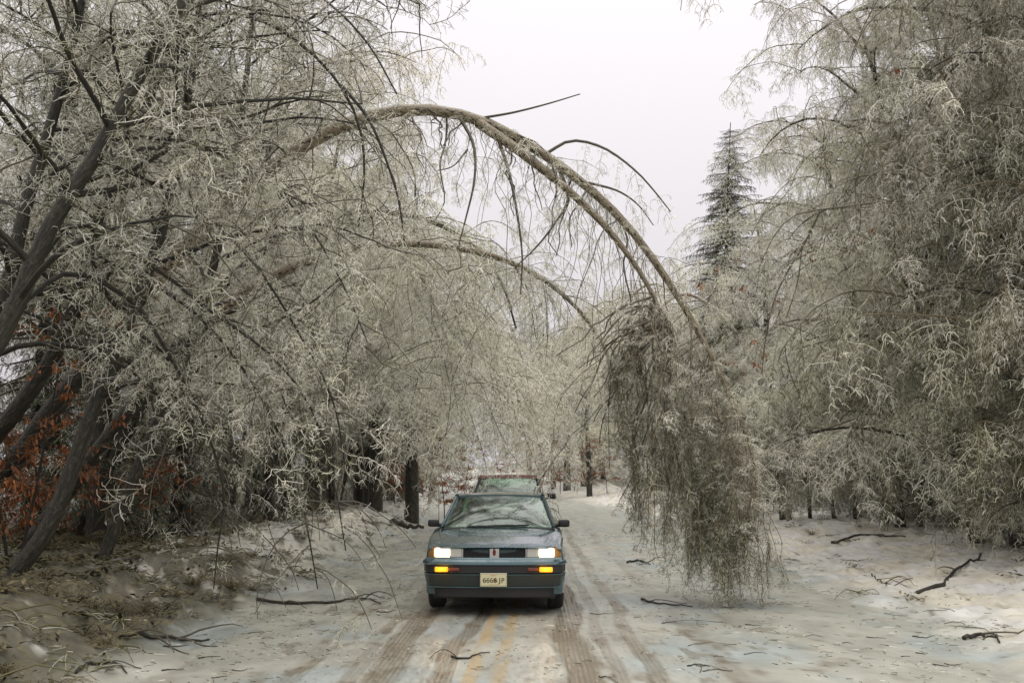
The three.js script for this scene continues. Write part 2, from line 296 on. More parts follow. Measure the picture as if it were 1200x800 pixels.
// whole limbs of a weeping tree, 3.4 m long, that arch over and carry hanging branchlets
function limbKind(kind, seed, { gap = 0.3, hang = 1.9, spray = 'weep', every = 0.5, up = 1.1 }) {
  const r = rng(seed), path = grow(r, V(0, 0, 0), V(1, up, 0), 3.4, { steps: 11, droop: 0.30 + 0.1 * r(), wander: 0.25 }), list = []; let left = 0.2;
  const put = (k, p, size) => { const l = SPRAY[k], v = 0.84 + 0.32 * r(); list.push([l[Math.floor(r() * l.length)], new THREE.Matrix4().compose(p, new THREE.Quaternion().setFromEuler(new THREE.Euler((r() - 0.5) * 0.3, r() * 6.283, (r() - 0.5) * 0.3, 'YXZ')), V(size, size, size)), new THREE.Color(v, v * (0.97 + 0.05 * r()), v * (0.92 + 0.1 * r()))]); };
  for (let i = 2; i < path.length; i++) { left -= path[i].distanceTo(path[i - 1]); while (left < 0) { left += gap * (0.6 + 0.8 * r()); put(kind, path[i].clone().lerp(path[i - 1], r()), hang * (0.45 + 0.8 * r()) / 1.6); if (r() < 0.55) put(spray, path[i].clone().lerp(path[i - 1], r()), 0.6 + 0.5 * r()); } }
  const crown = merged(list); crown.computeBoundingBox();
  return { path, crown, wood: new Tubes().add(path, [0.042, 0.010], 6, null, true).geometry(), low: crown.boundingBox.min.y };
}
const LIMB = {
  drape: [0, 1, 2, 3, 4, 5].map((k) => limbKind('drape', 700 + k, { up: 0.7 + 0.2 * k, hang: 2.3 })), mixed: [0, 1, 2, 3].map((k) => limbKind('mixed', 710 + k, { up: 0.7 + 0.25 * k, hang: 2.8 })),
  olive: [0, 1, 2, 3].map((k) => limbKind('olive', 720 + k, { up: 0.7 + 0.25 * k, hang: 2.8, spray: 'tight' })),
};
SPRAY.strand = [801, 802, 803, 804, 805, 806].map((s) => strandKind(s, ['weep'], ['brown', 'brown', 'brown', 'brown', 'tight'], 0.14));
SPRAY.loose = [811, 812, 813, 814].map((s) => strandKind(s, ['weep'], ['weep', 'tight'], 0.3));
const SPRAY_MATERIAL = { strand: M.twig, loose: M.twig, drape: M.twig, olive: M.twig, mixed: M.twig, weep: M.twig, tight: M.twig, brown: M.twig, stiff: M.twig, bough: M.needle, green: M.needle, glazed: M.needle, leaf: M.leaf };
const SPRAY_NAME = { strand: 'crown', loose: 'crown', drape: 'crown', olive: 'crown', mixed: 'crown', weep: 'crown', tight: 'crown', brown: 'crown', stiff: 'crown', bough: 'needles', green: 'needles', glazed: 'needles', leaf: 'leaves' };

// ---------------------------------------------------------------- trees
class Tree {
  constructor(name, label, category, base, group, seed) {
    this.g = thing(name, label, category, base, group); this.base = base.clone(); this.r = rng(seed); this.s = {}; this.small = new Tubes(this.base);
  }
  stem(name, pts, radii, material, sides = 9) { return part(name, new Tubes(this.base).add(pts, radii, sides, null, true).geometry(), material, this.g); }
  spray(kind, p, size, dir, tint = 1) {
    const r = this.r, list = SPRAY[kind], k = Math.floor(r() * list.length), e = new THREE.Quaternion();
    if (kind === 'stiff') e.setFromUnitVectors(V(0, 1, 0), dir.clone().normalize()).multiply(new THREE.Quaternion().setFromAxisAngle(V(0, 1, 0), r() * 6.283));
    else { const yaw = dir ? Math.atan2(-dir.z, dir.x) + (r() - 0.5) * 1.2 : r() * 6.283; e.setFromEuler(new THREE.Euler((r() - 0.5) * 0.3, yaw, (kind === 'bough' || kind === 'glazed' || kind === 'green') && dir ? Math.asin(clamp(dir.y, -0.9, 0.9)) : (r() - 0.5) * 0.3, 'YXZ')); }
    const v = tint * (0.82 + 0.36 * r());
    ((this.s[kind] ??= [])[k] ??= []).push([new THREE.Matrix4().compose(p.clone().sub(this.base), e, V(size, size, size)), new THREE.Color(v, v * (0.97 + 0.05 * r()), v * (0.92 + 0.1 * r()))]);
  }
  strand(kind, p, az, len, out, tint = 1) {
    const r = this.r, list = SPRAY[kind], k = Math.floor(r() * list.length), w = clamp(out / 0.5, 0.7, 1.35), v = tint * (0.85 + 0.3 * r());
    ((this.s[kind] ??= [])[k] ??= []).push([new THREE.Matrix4().compose(p.clone().sub(this.base), new THREE.Quaternion().setFromEuler(new THREE.Euler(0, -az, 0)), V(w, clamp(len / 2.4, 0.3, 1.9), w)), new THREE.Color(v, v, v)]);
  }
  hang(kind, p, az, len, floor, tint = 1) { len = Math.min(len, (p.y - floor) / 0.72); if (len > 0.45) this.spray(kind, p, len / 1.6, V(Math.cos(az), 0, Math.sin(az)), tint); }
  dress(pts, kind, every, size, from = 0, tint = 1) {                     // sprays along a branch
    const r = this.r; let left = every * r();
    for (let k = 1; k < pts.length; k++) {
      const seg = pts[k].distanceTo(pts[k - 1]), tan = pts[k].clone().sub(pts[k - 1]).normalize();
      if (k / (pts.length - 1) < from) continue;
      while (left < seg) {
        const a = r() * 6.283, dir = kind === 'stiff' ? tan.clone().multiplyScalar(0.8).add(V(Math.cos(a), 0.25 + (r() - 0.5) * 1.2, Math.sin(a))) : V(Math.cos(a), 0, Math.sin(a)).addScaledVector(tan, 0.6);
        this.spray(kind, pts[k - 1].clone().addScaledVector(tan, left), size * (0.7 + 0.6 * r()), dir, tint); left += every * (0.6 + 0.8 * r());
      }
      left -= seg;
    }
  }
  finish(whole = false) {
    if (!this.small.empty) part('branchwork', this.small.geometry(), M.branch, this.g, 'stuff');
    if (whole) { const by = {}; for (const kind of Object.keys(this.s)) this.s[kind].forEach((list, k) => list.forEach(([m, c]) => (by[SPRAY_NAME[kind]] ??= [SPRAY_MATERIAL[kind], []])[1].push([SPRAY[kind][k], m, c]))); for (const n of Object.keys(by)) part(n, merged(by[n][1]), by[n][0], this.g, 'stuff'); return this.g; }
    for (const kind of Object.keys(this.s)) this.s[kind].forEach((list, k) => {
      const m = new THREE.InstancedMesh(SPRAY[kind][k], SPRAY_MATERIAL[kind], list.length); m.name = SPRAY_NAME[kind]; m.userData.kind = 'stuff'; m.castShadow = m.receiveShadow = true;
      list.forEach(([x, c], i) => { m.setMatrixAt(i, x); m.setColorAt(i, c); }); this.g.add(m);
    });
    return this.g;
  }
}
const footing = (x, d, sink = 0.12) => V(x, groundY(x, d) - sink, -d);
const LIMBS = { n: 0 };

// an ice-laden tree whose limbs rise, arch over and hang
function weeper(name, label, group, x, d, h, seed, o = {}) {
  const { lean = V(0, 0, 0), spread = 3.4, limbs = 15, bark = M.trunk, r0 = 0.14, low = 0.28, tint = 1, leaves = 0, bias = null, floor = 0.3, drape: kind = 'drape' } = o;
  const t = new Tree(name, label, 'tree', footing(x, d), group, seed), r = t.r, list = LIMB[kind], used = list.map(() => []);
  const trunk = grow(r, t.base, V(0, 1, 0).add(lean), h, { steps: 14, droop: o.bow ?? 0.02, wander: 0.10 });
  t.stem('trunk', trunk, (f) => r0 * Math.pow(1 - f, 0.8) + 0.018, bark);
  for (let k = 0; k < limbs; k++) {
    const f = low + (1 - low) * Math.pow((k + r() * 0.8) / limbs, 0.85), q = trunk[Math.min(13, Math.floor(f * 14))], a = k * 2.4 + r() * 0.8, dir = V(Math.cos(a), 0, Math.sin(a)); if (bias) dir.addScaledVector(bias, 0.7);
    const n = Math.floor(r() * list.length), L = list[n], s = Math.min(spread * (0.65 + 0.5 * r()) * (f > 0.8 ? 0.75 : 1) / 3.4, 9), sy = Math.min(s, (q.y - t.base.y - floor) / -L.low * 1.1); if (sy < 0.2) continue;
    const turn = new THREE.Quaternion().setFromEuler(new THREE.Euler((r() - 0.5) * 0.2, Math.atan2(-dir.z, dir.x), (r() - 0.4) * 0.25, 'YXZ')), v = tint * (0.85 + 0.3 * r());
    const m = new THREE.Matrix4().compose(q.clone().sub(t.base), turn, V(s, sy, s)), wood = part('limb', L.wood, bark === M.birch ? M.branch : bark, t.g); wood.applyMatrix4(m); used[n].push([m, new THREE.Color(v, v * (0.98 + 0.04 * r()), v * (0.95 + 0.07 * r()))]);
    for (let i = 3; i < 11; i++) if (r() < leaves * 3) t.spray('leaf', L.path[i].clone().applyMatrix4(m).add(t.base).add(V(r() - 0.5, -0.6 * r(), r() - 0.5)), 0.7 + 0.5 * r(), null);
  }
  used.forEach((u, n) => { if (!u.length) return; const m = new THREE.InstancedMesh(list[n].crown, M.twig, u.length); m.name = 'crown'; m.userData.kind = 'stuff'; m.castShadow = m.receiveShadow = true; u.forEach(([x, c], i) => { m.setMatrixAt(i, x); m.setColorAt(i, c); }); t.g.add(m); });
  if (o.extra) o.extra(t);
  return t.finish();
}
// a slim tree bent right over by ice: path = points of the stem
function bentTree(name, label, group, path, r0, seed, o = {}) {
  const { kind = 'weep', every = 0.2, hang = 1.4, from = 0.3, gap = 0.16, size = 0.8, bark = M.birch, tint = 1, r1 = 0.015, floor = 0.4, side = 1 } = o;
  const t = new Tree(name, label, 'tree', path[0], group, seed), r = t.r, stem = smoothPath(path, 40);
  const thick = (f) => lerp(r0, r1, Math.pow(f, 1.2)), cut = o.foot ? Math.round(o.foot * 40) : 0;
  if (cut) t.stem('bent_stem', stem.slice(cut), (f) => thick(lerp(cut / 40, 1, f)), bark);
  t.stem('trunk', cut ? stem.slice(0, cut + 1) : stem, (f) => thick(cut ? f * cut / 40 : f) + (cut ? 0.002 : 0), cut ? M.trunk : bark);
  let left = 0, big = 0;
  for (let k = 1; k < stem.length; k++) {
    const f = k / 40; if (f < from) continue;
    left -= stem[k].distanceTo(stem[k - 1]);
    while (left < 0) {
      left += gap * (0.6 + 0.8 * r());
      const b = r() * 6.283, tan = stem[k].clone().sub(stem[k - 1]).normalize(), main = big++ % 4 === 0, len = hang * (main ? 1.35 : 0.8) * (0.5 + 0.8 * r());
      if (!main) { t.hang(o.drape ?? 'drape', stem[k].clone().lerp(stem[k - 1], r()), Math.atan2(Math.sin(b) + tan.z * 0.6, Math.cos(b) + tan.x * 0.6), len, floor, tint); continue; }
      const twig = grow(r, stem[k].clone().lerp(stem[k - 1], r()), V(Math.cos(b) * side, 0.2 * r(), Math.sin(b) * side).addScaledVector(tan, 0.7), len, { steps: 9, droop: 0.34, wander: 0.55, floor });
      t.stem('limb', twig, [0.022 * (1.2 - f), 0.006], M.branch, 5);
      t.dress(twig, r() < 0.35 ? 'tight' : kind, every, size, 0.12, tint);
    }
  }
  if (o.extra) o.extra(t, stem);
  return t.finish(o.whole);
}
function growConifer(name, label, group, x, d, h, spread, seed, o = {}) {
  const { kind = 'bough', low = 0.12, step = 0.42, r0 = 0.16, tint = 1, per = 7, droop = -0.28 } = o;
  const t = new Tree(name, label, 'tree', footing(x, d), group, seed), r = t.r, trunk = grow(r, t.base, V(0, 1, 0).add(o.lean ?? V(0, 0, 0)), h, { steps: 10, droop: 0, wander: 0.03 });
  t.stem('trunk', trunk, (f) => r0 * (1 - f) + 0.012, M.trunk, 8);
  for (let y = h * low; y < h - 0.15; y += step * (0.55 + 0.5 * (1 - y / h)) * (0.8 + 0.4 * r())) {
    const f = y / h, i = Math.min(9, Math.floor(f * 10)), p = trunk[i].clone().lerp(trunk[i + 1], f * 10 - i), len = spread * Math.pow(1 - f, 0.75) + 0.18;
    for (let k = 0; k < per; k++) {
      const a = k / per * 6.283 + r() * 1.2, l = len * (0.65 + 0.5 * r()), dir = V(Math.cos(a), droop + 0.35 * f * f + (r() - 0.5) * 0.25, Math.sin(a)).normalize();
      if (l > 1.1) { t.small.add([p, p.clone().addScaledVector(dir, l * 0.6)], [0.022, 0.008], 4); t.spray(kind, p.clone().addScaledVector(dir, l * 0.36), l * 0.62, dir, tint); t.spray(kind, p.clone().addScaledVector(dir, l * 0.12), l * 0.45, V(Math.cos(a + 0.5), dir.y, Math.sin(a + 0.5)), tint); } else t.spray(kind, p, l, dir, tint);
    }
  }
  return t.finish(kind !== 'green');
}
const grown = new Map();                                                  // one tree of each sort is grown, the others are copies of it, turned and stretched
function conifer(name, label, group, x, d, h, spread, seed, o = {}) {
  const sort = (o.kind ?? 'bough') + (o.low > 0.2 ? 'high' : ''), first = grown.get(sort);
  if (!first) { const g = growConifer(name, label, group, x, d, h, spread, seed, o); grown.set(sort, { g, h, spread }); return g; }
  const g = first.g.clone(); g.name = numbered(name); g.userData = { label, category: 'tree' }; if (group) g.userData.group = group;
  g.position.copy(footing(x, d)); g.rotation.set(o.lean ? -o.lean.z : 0, seed * 1.7, 0); g.scale.set(spread / first.spread, h / first.h, spread / first.spread); scene.add(g); return g;
}
// a straight bare tree with forked, angular branches
function bareTree(name, label, group, path, r0, seed, o = {}) {
  const { limbs = 14, len = 2.6, from = 0.25, every = 0.2, size = 0.75, tint = 1, bias = null, droop = 0.14, kind = 'stiff', gap = 0.4, sub = 1.1 } = o;
  const t = new Tree(name, label, 'tree', path[0], group, seed), r = t.r, stem = smoothPath(path, 24);
  t.stem('trunk', stem, (f) => lerp(r0, o.r1 ?? 0.03, Math.pow(f, 1.1)), M.trunk, 10);
  const branch = (q, dir, l, rl) => {
    const p = grow(r, q, dir, l, { steps: 10, droop: droop * (0.6 + 0.8 * r()), wander: 0.35, floor: 0.45 });
    t.stem('limb', p, [rl, 0.009], M.trunk, 6); let left = 0.3;
    for (let i = 2; i < p.length; i++) {
      left -= p[i].distanceTo(p[i - 1]);
      while (left < 0) {
        left += gap * (0.6 + 0.8 * r());
        const a = r() * 6.283, tan = p[i].clone().sub(p[i - 1]).normalize(), w = grow(r, p[i], tan.clone().add(V(Math.cos(a), 0.1 + (r() - 0.5), Math.sin(a))), sub * (0.4 + 0.9 * r()), { steps: 7, droop: droop * 1.6, wander: 0.5, floor: 0.3 });
        t.small.add(w, [0.011, 0.005], 4); t.dress(w, kind, every, size, 0.1, tint);
      }
    }
    t.dress(p, kind, every * 1.3, size, 0.3, tint);
  };
  for (let k = 0; k < limbs; k++) {
    const f = from + (1 - from) * (k + 0.7 * r()) / limbs, i = Math.min(23, Math.floor(f * 24)), a = k * 2.4 + r(), dir = V(Math.cos(a), 0.35 + 0.3 * r(), Math.sin(a)); if (bias) dir.add(bias);
    branch(stem[i], dir, len * (0.6 + 0.6 * r()), r0 * 0.30 * (1.15 - 0.7 * f) + 0.006);
  }
  if (o.extra) o.extra(t, stem, branch);
  return t.finish(o.whole);
}
// ---------------------------------------------------------------- the trees of the photograph
{ // the birch that arches over the whole road and hangs its crown on the right half of it
  const P = (a) => a.map(([x, y, d]) => at(x, y, d));
  const path = P([[0, 560, 12.3], [60, 480, 12.3], [110, 420, 12.3], [150, 362, 12.4], [205, 303, 12.4], [270, 235, 12.5], [345, 178, 12.6], [410, 143, 12.7], [490, 128, 12.8], [560, 140, 12.9], [620, 170, 13], [680, 212, 13], [735, 264, 13.1], [790, 340, 13.2], [835, 420, 13.2], [868, 490, 13.2], [885, 550, 13.2], [888, 600, 13.2]]);
  path.unshift(footing(-7.6, 12.3), V(-7.1, 1.15, -12.3));
  const bottom = [[470, 300], [560, 370], [640, 450], [690, 520], [712, 565], [735, 608], [780, 655], [830, 688], [872, 706], [887, 690], [902, 625], [912, 540]];
  const hem = (x) => { for (let k = 1; k < bottom.length; k++) if (x < bottom[k][0]) { const [a, b] = bottom[k - 1], [c, e] = bottom[k]; return lerp(b, e, (x - a) / (c - a)); } return 560; };
  bentTree('bent_birch', 'pale birch trunk arching over the car, its crown hanging onto the road', null, path, 0.135, 101, { from: 0.42, gap: 0.42, hang: 1.0, r1: 0.02, every: 0.34, size: 0.55, floor: 0.1, bark: M.tan, foot: 0.275, extra(t, stem) {
    const r = t.r, limb = (pts, a, b, dress = 0, kind = 'weep') => { const p = smoothPath(P(pts), 14); t.stem('limb', p, [a, b], M.branch, 6); if (dress) t.dress(p, kind, dress, 0.5, 0.2); };
    t.stem('limb', smoothPath(P([[560, 143, 12.88], [610, 178, 12.85], [665, 222, 12.85], [712, 268, 12.9], [752, 322, 12.95], [790, 395, 13]]), 20), [0.075, 0.02], M.tan, 9);
    limb([[565, 138, 12.9], [600, 132, 12.8], [640, 122, 12.7], [680, 110, 12.6]], 0.02, 0.008);
    limb([[640, 180, 13], [668, 165, 13], [705, 172, 12.9], [745, 200, 12.8], [768, 225, 12.8], [786, 248, 12.8]], 0.024, 0.008, 0.35, 'tight');
    limb([[690, 214, 13], [725, 224, 13.1], [748, 240, 13.2], [766, 264, 13.2]], 0.02, 0.007, 0.4, 'tight');
    limb([[538, 136, 12.8], [555, 170, 12.7], [556, 210, 12.6], [546, 255, 12.6], [536, 292, 12.6]], 0.026, 0.008, 0.4);
    limb([[580, 152, 12.9], [596, 200, 12.8], [606, 250, 12.7], [612, 300, 12.7], [610, 345, 12.7]], 0.026, 0.008, 0.3);
    limb([[655, 196, 13], [666, 232, 12.9], [650, 262, 12.8], [628, 290, 12.8], [605, 312, 12.8]], 0.024, 0.008, 0.3);
    limb([[548, 175, 12.7], [530, 195, 12.6], [512, 200, 12.6]], 0.014, 0.006, 0.4, 'tight');
    const fork = smoothPath(P([[665, 222, 12.85], [712, 268, 12.9], [752, 322, 12.95], [790, 395, 13]]), 20);
    for (let k = 0; k < 330; k++) {                                       // the hanging strands of the crown
      const loose = k < 115, onFork = !loose && k % 4 === 0, f = onFork ? 0.75 + 0.25 * r() : loose ? 0.47 + 0.30 * r() : 0.835 + 0.165 * Math.pow(r(), 0.8), line = onFork ? fork : stem, m = line.length - 1, i = Math.min(m - 1, Math.floor(f * m)), s = line[i].clone().lerp(line[i + 1], r());
      const x = VANISH_X + s.x / -s.z * FOCAL, w = loose ? 0.5 : 0.95, ang = r() * 6.283, out = V(Math.cos(ang) * 0.7 - (loose ? 0 : 0.62), 0, Math.sin(ang) * 0.85).multiplyScalar(w * (0.25 + 0.95 * r()));
      const px = clamp(x + out.x * 88, 470, 900), end = at(px, hem(px) + 6 - (loose ? 220 * r() : 225 * Math.pow(r(), 1.4)), 13.1).y, len = Math.min(5.0, s.y - Math.max(0.06, end)) * (loose ? 0.45 + 0.5 * r() : 1);
      if (len < 0.3) continue;
      t.strand(loose ? 'loose' : 'strand', s, Math.atan2(out.z, out.x), len, Math.hypot(out.x, out.z), loose ? 1.0 : 0.92);
      if (k % 8 === 0) { const p = []; for (let q = 0; q <= 6; q++) { const e = q / 6, j = q && 0.16; p.push(V(s.x + out.x * Math.sqrt(e) + j * (r() - 0.5), s.y - len * 0.85 * e, s.z + out.z * Math.sqrt(e) + 0.2 * (r() - 0.5))); } t.stem('limb', smoothPath(p, 12), [0.017, 0.006], M.branch, 5); }
    }
  } });
}
const ARCHED = 'slim birches bowed over the road from the far bank';
const bow = (x0, y0, d0, list, r0, seed, label, o) => bentTree('bent_birch', label, o?.group ?? null, [footing(x0, d0), ...list.map(([x, y, d]) => at(x, y, d))], r0, seed, o);
bow(-6.9, 0, 13.6, [[120, 520, 13.6], [200, 420, 13.6], [270, 355, 13.6], [345, 312, 13.7], [430, 287, 13.8], [520, 288, 14], [600, 308, 14.2], [660, 345, 14.3], [705, 400, 14.4], [725, 460, 14.4]], 0.115, 111, 'pale birch bent low in a flat bow under the largest arch', { from: 0.5, gap: 0.14, hang: 1.5, every: 0.34, foot: 0.36, bark: M.tan });
bow(-7.0, 0, 15.2, [[170, 470, 15.3], [230, 370, 15.4], [300, 300, 15.5], [360, 262, 15.6], [430, 249, 15.7], [490, 255, 15.8], [545, 280, 15.9], [585, 325, 16], [605, 385, 16]], 0.10, 112, 'slim birch with a short dark bow between the two larger arches', { from: 0.42, gap: 0.11, hang: 1.8, every: 0.34, bark: M.trunk });
// dark trunks on the left
bareTree('leaning_tree', 'thick dark leaning trunk on the left bank, branches reaching over the road', null, [footing(-6.9, 8.4), at(-120, 560, 8.5), at(-60, 480, 8.6), at(0, 395, 8.7), at(60, 262, 8.8), at(110, 185, 8.9), at(150, 112, 9), at(185, 52, 9.1), at(215, 0, 9.2), at(250, -80, 9.3), at(280, -170, 9.4)], 0.115, 121, {
  limbs: 16, len: 2.6, from: 0.45, bias: V(0.35, 0, -0.2), r1: 0.03, every: 0.46, size: 0.5, tint: 0.8, whole: true, extra(t, stem, branch) {
    const P = (a) => a.map(([x, y, d]) => at(x, y, d));
    for (const [a, r0, e] of [
      [[[70, 250, 8.8], [130, 165, 9], [190, 163, 9.1], [240, 172, 9.2], [290, 200, 9.3], [340, 230, 9.4], [390, 250, 9.4]], 0.028, 0.16],
      [[[45, 300, 8.8], [95, 215, 9], [150, 200, 9.1], [215, 172, 9.2], [280, 190, 9.3], [350, 250, 9.4], [400, 330, 9.4], [430, 400, 9.4]], 0.026, 0.14],
      [[[30, 330, 8.8], [90, 260, 9.2], [130, 285, 9.3], [190, 320, 9.4], [240, 360, 9.4], [310, 410, 9.5], [360, 470, 9.5], [390, 560, 9.5], [405, 645, 9.5]], 0.026, 0.16],
      [[[20, 360, 8.8], [80, 320, 9.2], [150, 350, 9.4], [200, 420, 9.5], [240, 500, 9.6], [262, 580, 9.6], [255, 640, 9.6], [250, 690, 9.6]], 0.028, 0.18],
      [[[60, 262, 8.8], [150, 320, 9.5], [220, 360, 9.6], [290, 440, 9.7], [340, 540, 9.7], [360, 620, 9.7], [372, 690, 9.7]], 0.022, 0.16],
      [[[110, 185, 8.9], [210, 230, 9.4], [290, 300, 9.5], [350, 390, 9.6], [390, 470, 9.6], [405, 550, 9.6]], 0.020, 0.16],
    ]) { const p = smoothPath(P(a), 22); t.stem('limb', p, [r0, 0.006], M.trunk, 6);
      const r = t.r; for (let i = 6; i < 22; i++) for (let q = 0; q < 2; q++) { const b = r() * 6.283, w = grow(r, p[i], V(Math.cos(b) * 0.7 + 0.3, 0.1 - 0.5 * r(), Math.sin(b) * 0.7), 0.35 + 0.8 * r(), { steps: 6, droop: 0.35, wander: 0.5, floor: 0.15 }); t.small.add(w, [0.007, 0.0035], 4); if (p[i].y > 2.3 || q && i % 3 === 0) t.dress(w, r() < 0.5 ? 'stiff' : 'weep', e * 2.4, 0.4, 0.1); }
      t.dress(p.slice(0, 13), 'stiff', e * 1.6, 0.4, 0.35); }
  } });
bareTree('leaning_tree', 'dark slender trunk behind the thick leaning one, forked near the frost', null, [footing(-6.6, 10.6), at(-40, 470, 10.7), at(5, 345, 10.8), at(30, 240, 10.9), at(55, 160, 11), at(80, 70, 11), at(100, -20, 11), at(125, -140, 11)], 0.11, 122, { limbs: 15, len: 2.8, from: 0.3, bias: V(0.25, 0, 0), every: 0.46, size: 0.6, tint: 0.75 });
bareTree('roadside_tree', 'dark trunk rooted at the bank edge leaning right', null, [footing(-5.55, 10.6), at(55, 620, 10.7), at(82, 555, 10.8), at(108, 480, 10.9), at(140, 400, 11), at(180, 300, 11), at(205, 200, 11), at(225, 80, 11), at(240, -60, 11)], 0.095, 123, { limbs: 17, len: 2.5, from: 0.3, every: 0.46, size: 0.6, tint: 0.75, bias: V(0.2, 0, 0) });
bareTree('roadside_tree', 'dark short-based trunk further along the left bank beside brown bracken', null, [footing(-5.5, 12.9), at(140, 600, 13), at(165, 540, 13.1), at(190, 480, 13.2), at(230, 380, 13.3), at(262, 260, 13.4), at(285, 120, 13.5), at(300, -30, 13.6)], 0.085, 124, { limbs: 17, len: 2.9, from: 0.3, every: 0.46, size: 0.66, tint: 0.8, bias: V(0.2, 0, 0) });
bareTree('overhanging_tree', 'tall tree dropping a long dark forked branch in front of the arch', null, [footing(-7.5, 11.6), at(60, 420, 11.6), at(120, 250, 11.5), at(180, 100, 11.4), at(230, -20, 11.3), at(260, -120, 11.2)], 0.12, 125, { limbs: 13, len: 2.8, from: 0.35, every: 0.42, size: 0.6, bias: V(0.3, 0.2, 0), extra(t) {
  const P = (a) => a.map(([x, y, d]) => at(x, y, d));
  for (const [a, q] of [[[[180, 100, 11.4], [235, 20, 11.2], [300, 22, 11], [350, 50, 10.9], [395, 95, 10.8], [420, 145, 10.8], [427, 200, 10.8], [420, 265, 10.8]], 0.03], [[[400, 100, 10.8], [432, 140, 10.7], [455, 195, 10.7], [467, 235, 10.7], [474, 285, 10.7]], 0.02], [[[230, -20, 11.3], [300, -40, 11.2], [380, 0, 11.2], [430, 50, 11.2], [465, 110, 11.2]], 0.02]]) { const p = smoothPath(P(a), 18); t.stem('limb', p, [q, 0.009], M.trunk, 6); t.dress(p, 'stiff', 0.3, 0.4, 0.4); }
} });
// tall frosted trees on the left
const TALL_LEFT = 'tall frosted trees along the left bank';
[[-8.5, 17, 12.5, 131, 0.10], [-7.4, 20.5, 12, 132, 0.2], [-6.8, 25, 11.5, 133, 0.25], [-10.5, 22, 13, 134, 0], [-6.6, 30, 11, 135, 0.3], [-9, 28, 13, 136, 0.1], [-6.9, 36, 11, 138, 0.3], [-10, 37, 12.5, 139, 0.1]].forEach(([x, d, h, s, l], i) =>
  weeper('frosted_tree', 'tall ice-laden tree drooping beside the left bank of the road', TALL_LEFT, x, d, h, s, { lean: V(l, 0, 0), spread: 3.6, limbs: 17, low: 0.22, hang: 1.7, every: d > 24 ? 0.5 : 0.4, size: d > 24 ? 1.2 : 0.95, r0: 0.10, leaves: 0.01, bias: V(0.25, 0, 0) }));
// young birches bowed over from the left, farther on
[[-6.2, 21, 5.5, 4.6, 141], [-6.4, 26, 6.5, 5.5, 142], [-6, 31, 6.5, 5.6, 143], [-6.4, 38, 7.5, 6.2, 144], [-6.6, 45, 8, 6.6, 145], [-8, 52, 9, 7, 146], [-6.6, 15.8, 6.0, 5.2, 153], [-7.2, 22.4, 6.8, 6.2, 154], [-8, 24, 7.5, 5.2, 147], [-7.5, 34, 8.5, 5, 148], [-6.8, 18.5, 6.2, 5.0, 149], [-7, 28.5, 7.8, 6.8, 150]].forEach(([x, d, h, reach, s]) => {
  const b = footing(x, d), top = b.y + h;
  bentTree('bent_birch', 'young icy birch bowed over the road from the left bank', ARCHED, [b, V(x + reach * 0.10, b.y + h * 0.45, -d), V(x + reach * 0.32, b.y + h * 0.85, -d), V(x + reach * 0.6, top, -d - 0.3), V(x + reach * 0.85, top - h * 0.16, -d - 0.5), V(x + reach, top - h * 0.42, -d - 0.6), V(x + reach * 1.04, top - h * 0.62, -d - 0.6)], 0.085, s, { from: 0.3, gap: 0.18, hang: 2.2, every: d > 28 ? 0.46 : 0.38, size: d > 28 ? 1.15 : 0.9, floor: d > 26 ? 2.3 : 1.4 });
});
[[7.4, 34, 8, 5.2, 162], [6.8, 40, 8.5, 6, 163], [7.6, 47, 9, 6.5, 164], [7.2, 28, 6.6, 4.6, 165]].forEach(([x, d, h, reach, s]) => {
  const b = footing(x, d), top = b.y + h;
  bentTree('bent_birch', 'young icy birch bowed over the road from the right bank', 'slim birches bowed over the road from the right', [b, V(x - reach * 0.10, b.y + h * 0.45, -d), V(x - reach * 0.32, b.y + h * 0.85, -d), V(x - reach * 0.6, top, -d - 0.3), V(x - reach * 0.85, top - h * 0.16, -d - 0.5), V(x - reach, top - h * 0.42, -d - 0.6), V(x - reach * 1.04, top - h * 0.62, -d - 0.6)], 0.085, s, { from: 0.3, gap: 0.18, hang: 2.2, every: 0.46, size: 1.1, floor: 2.2 });
});
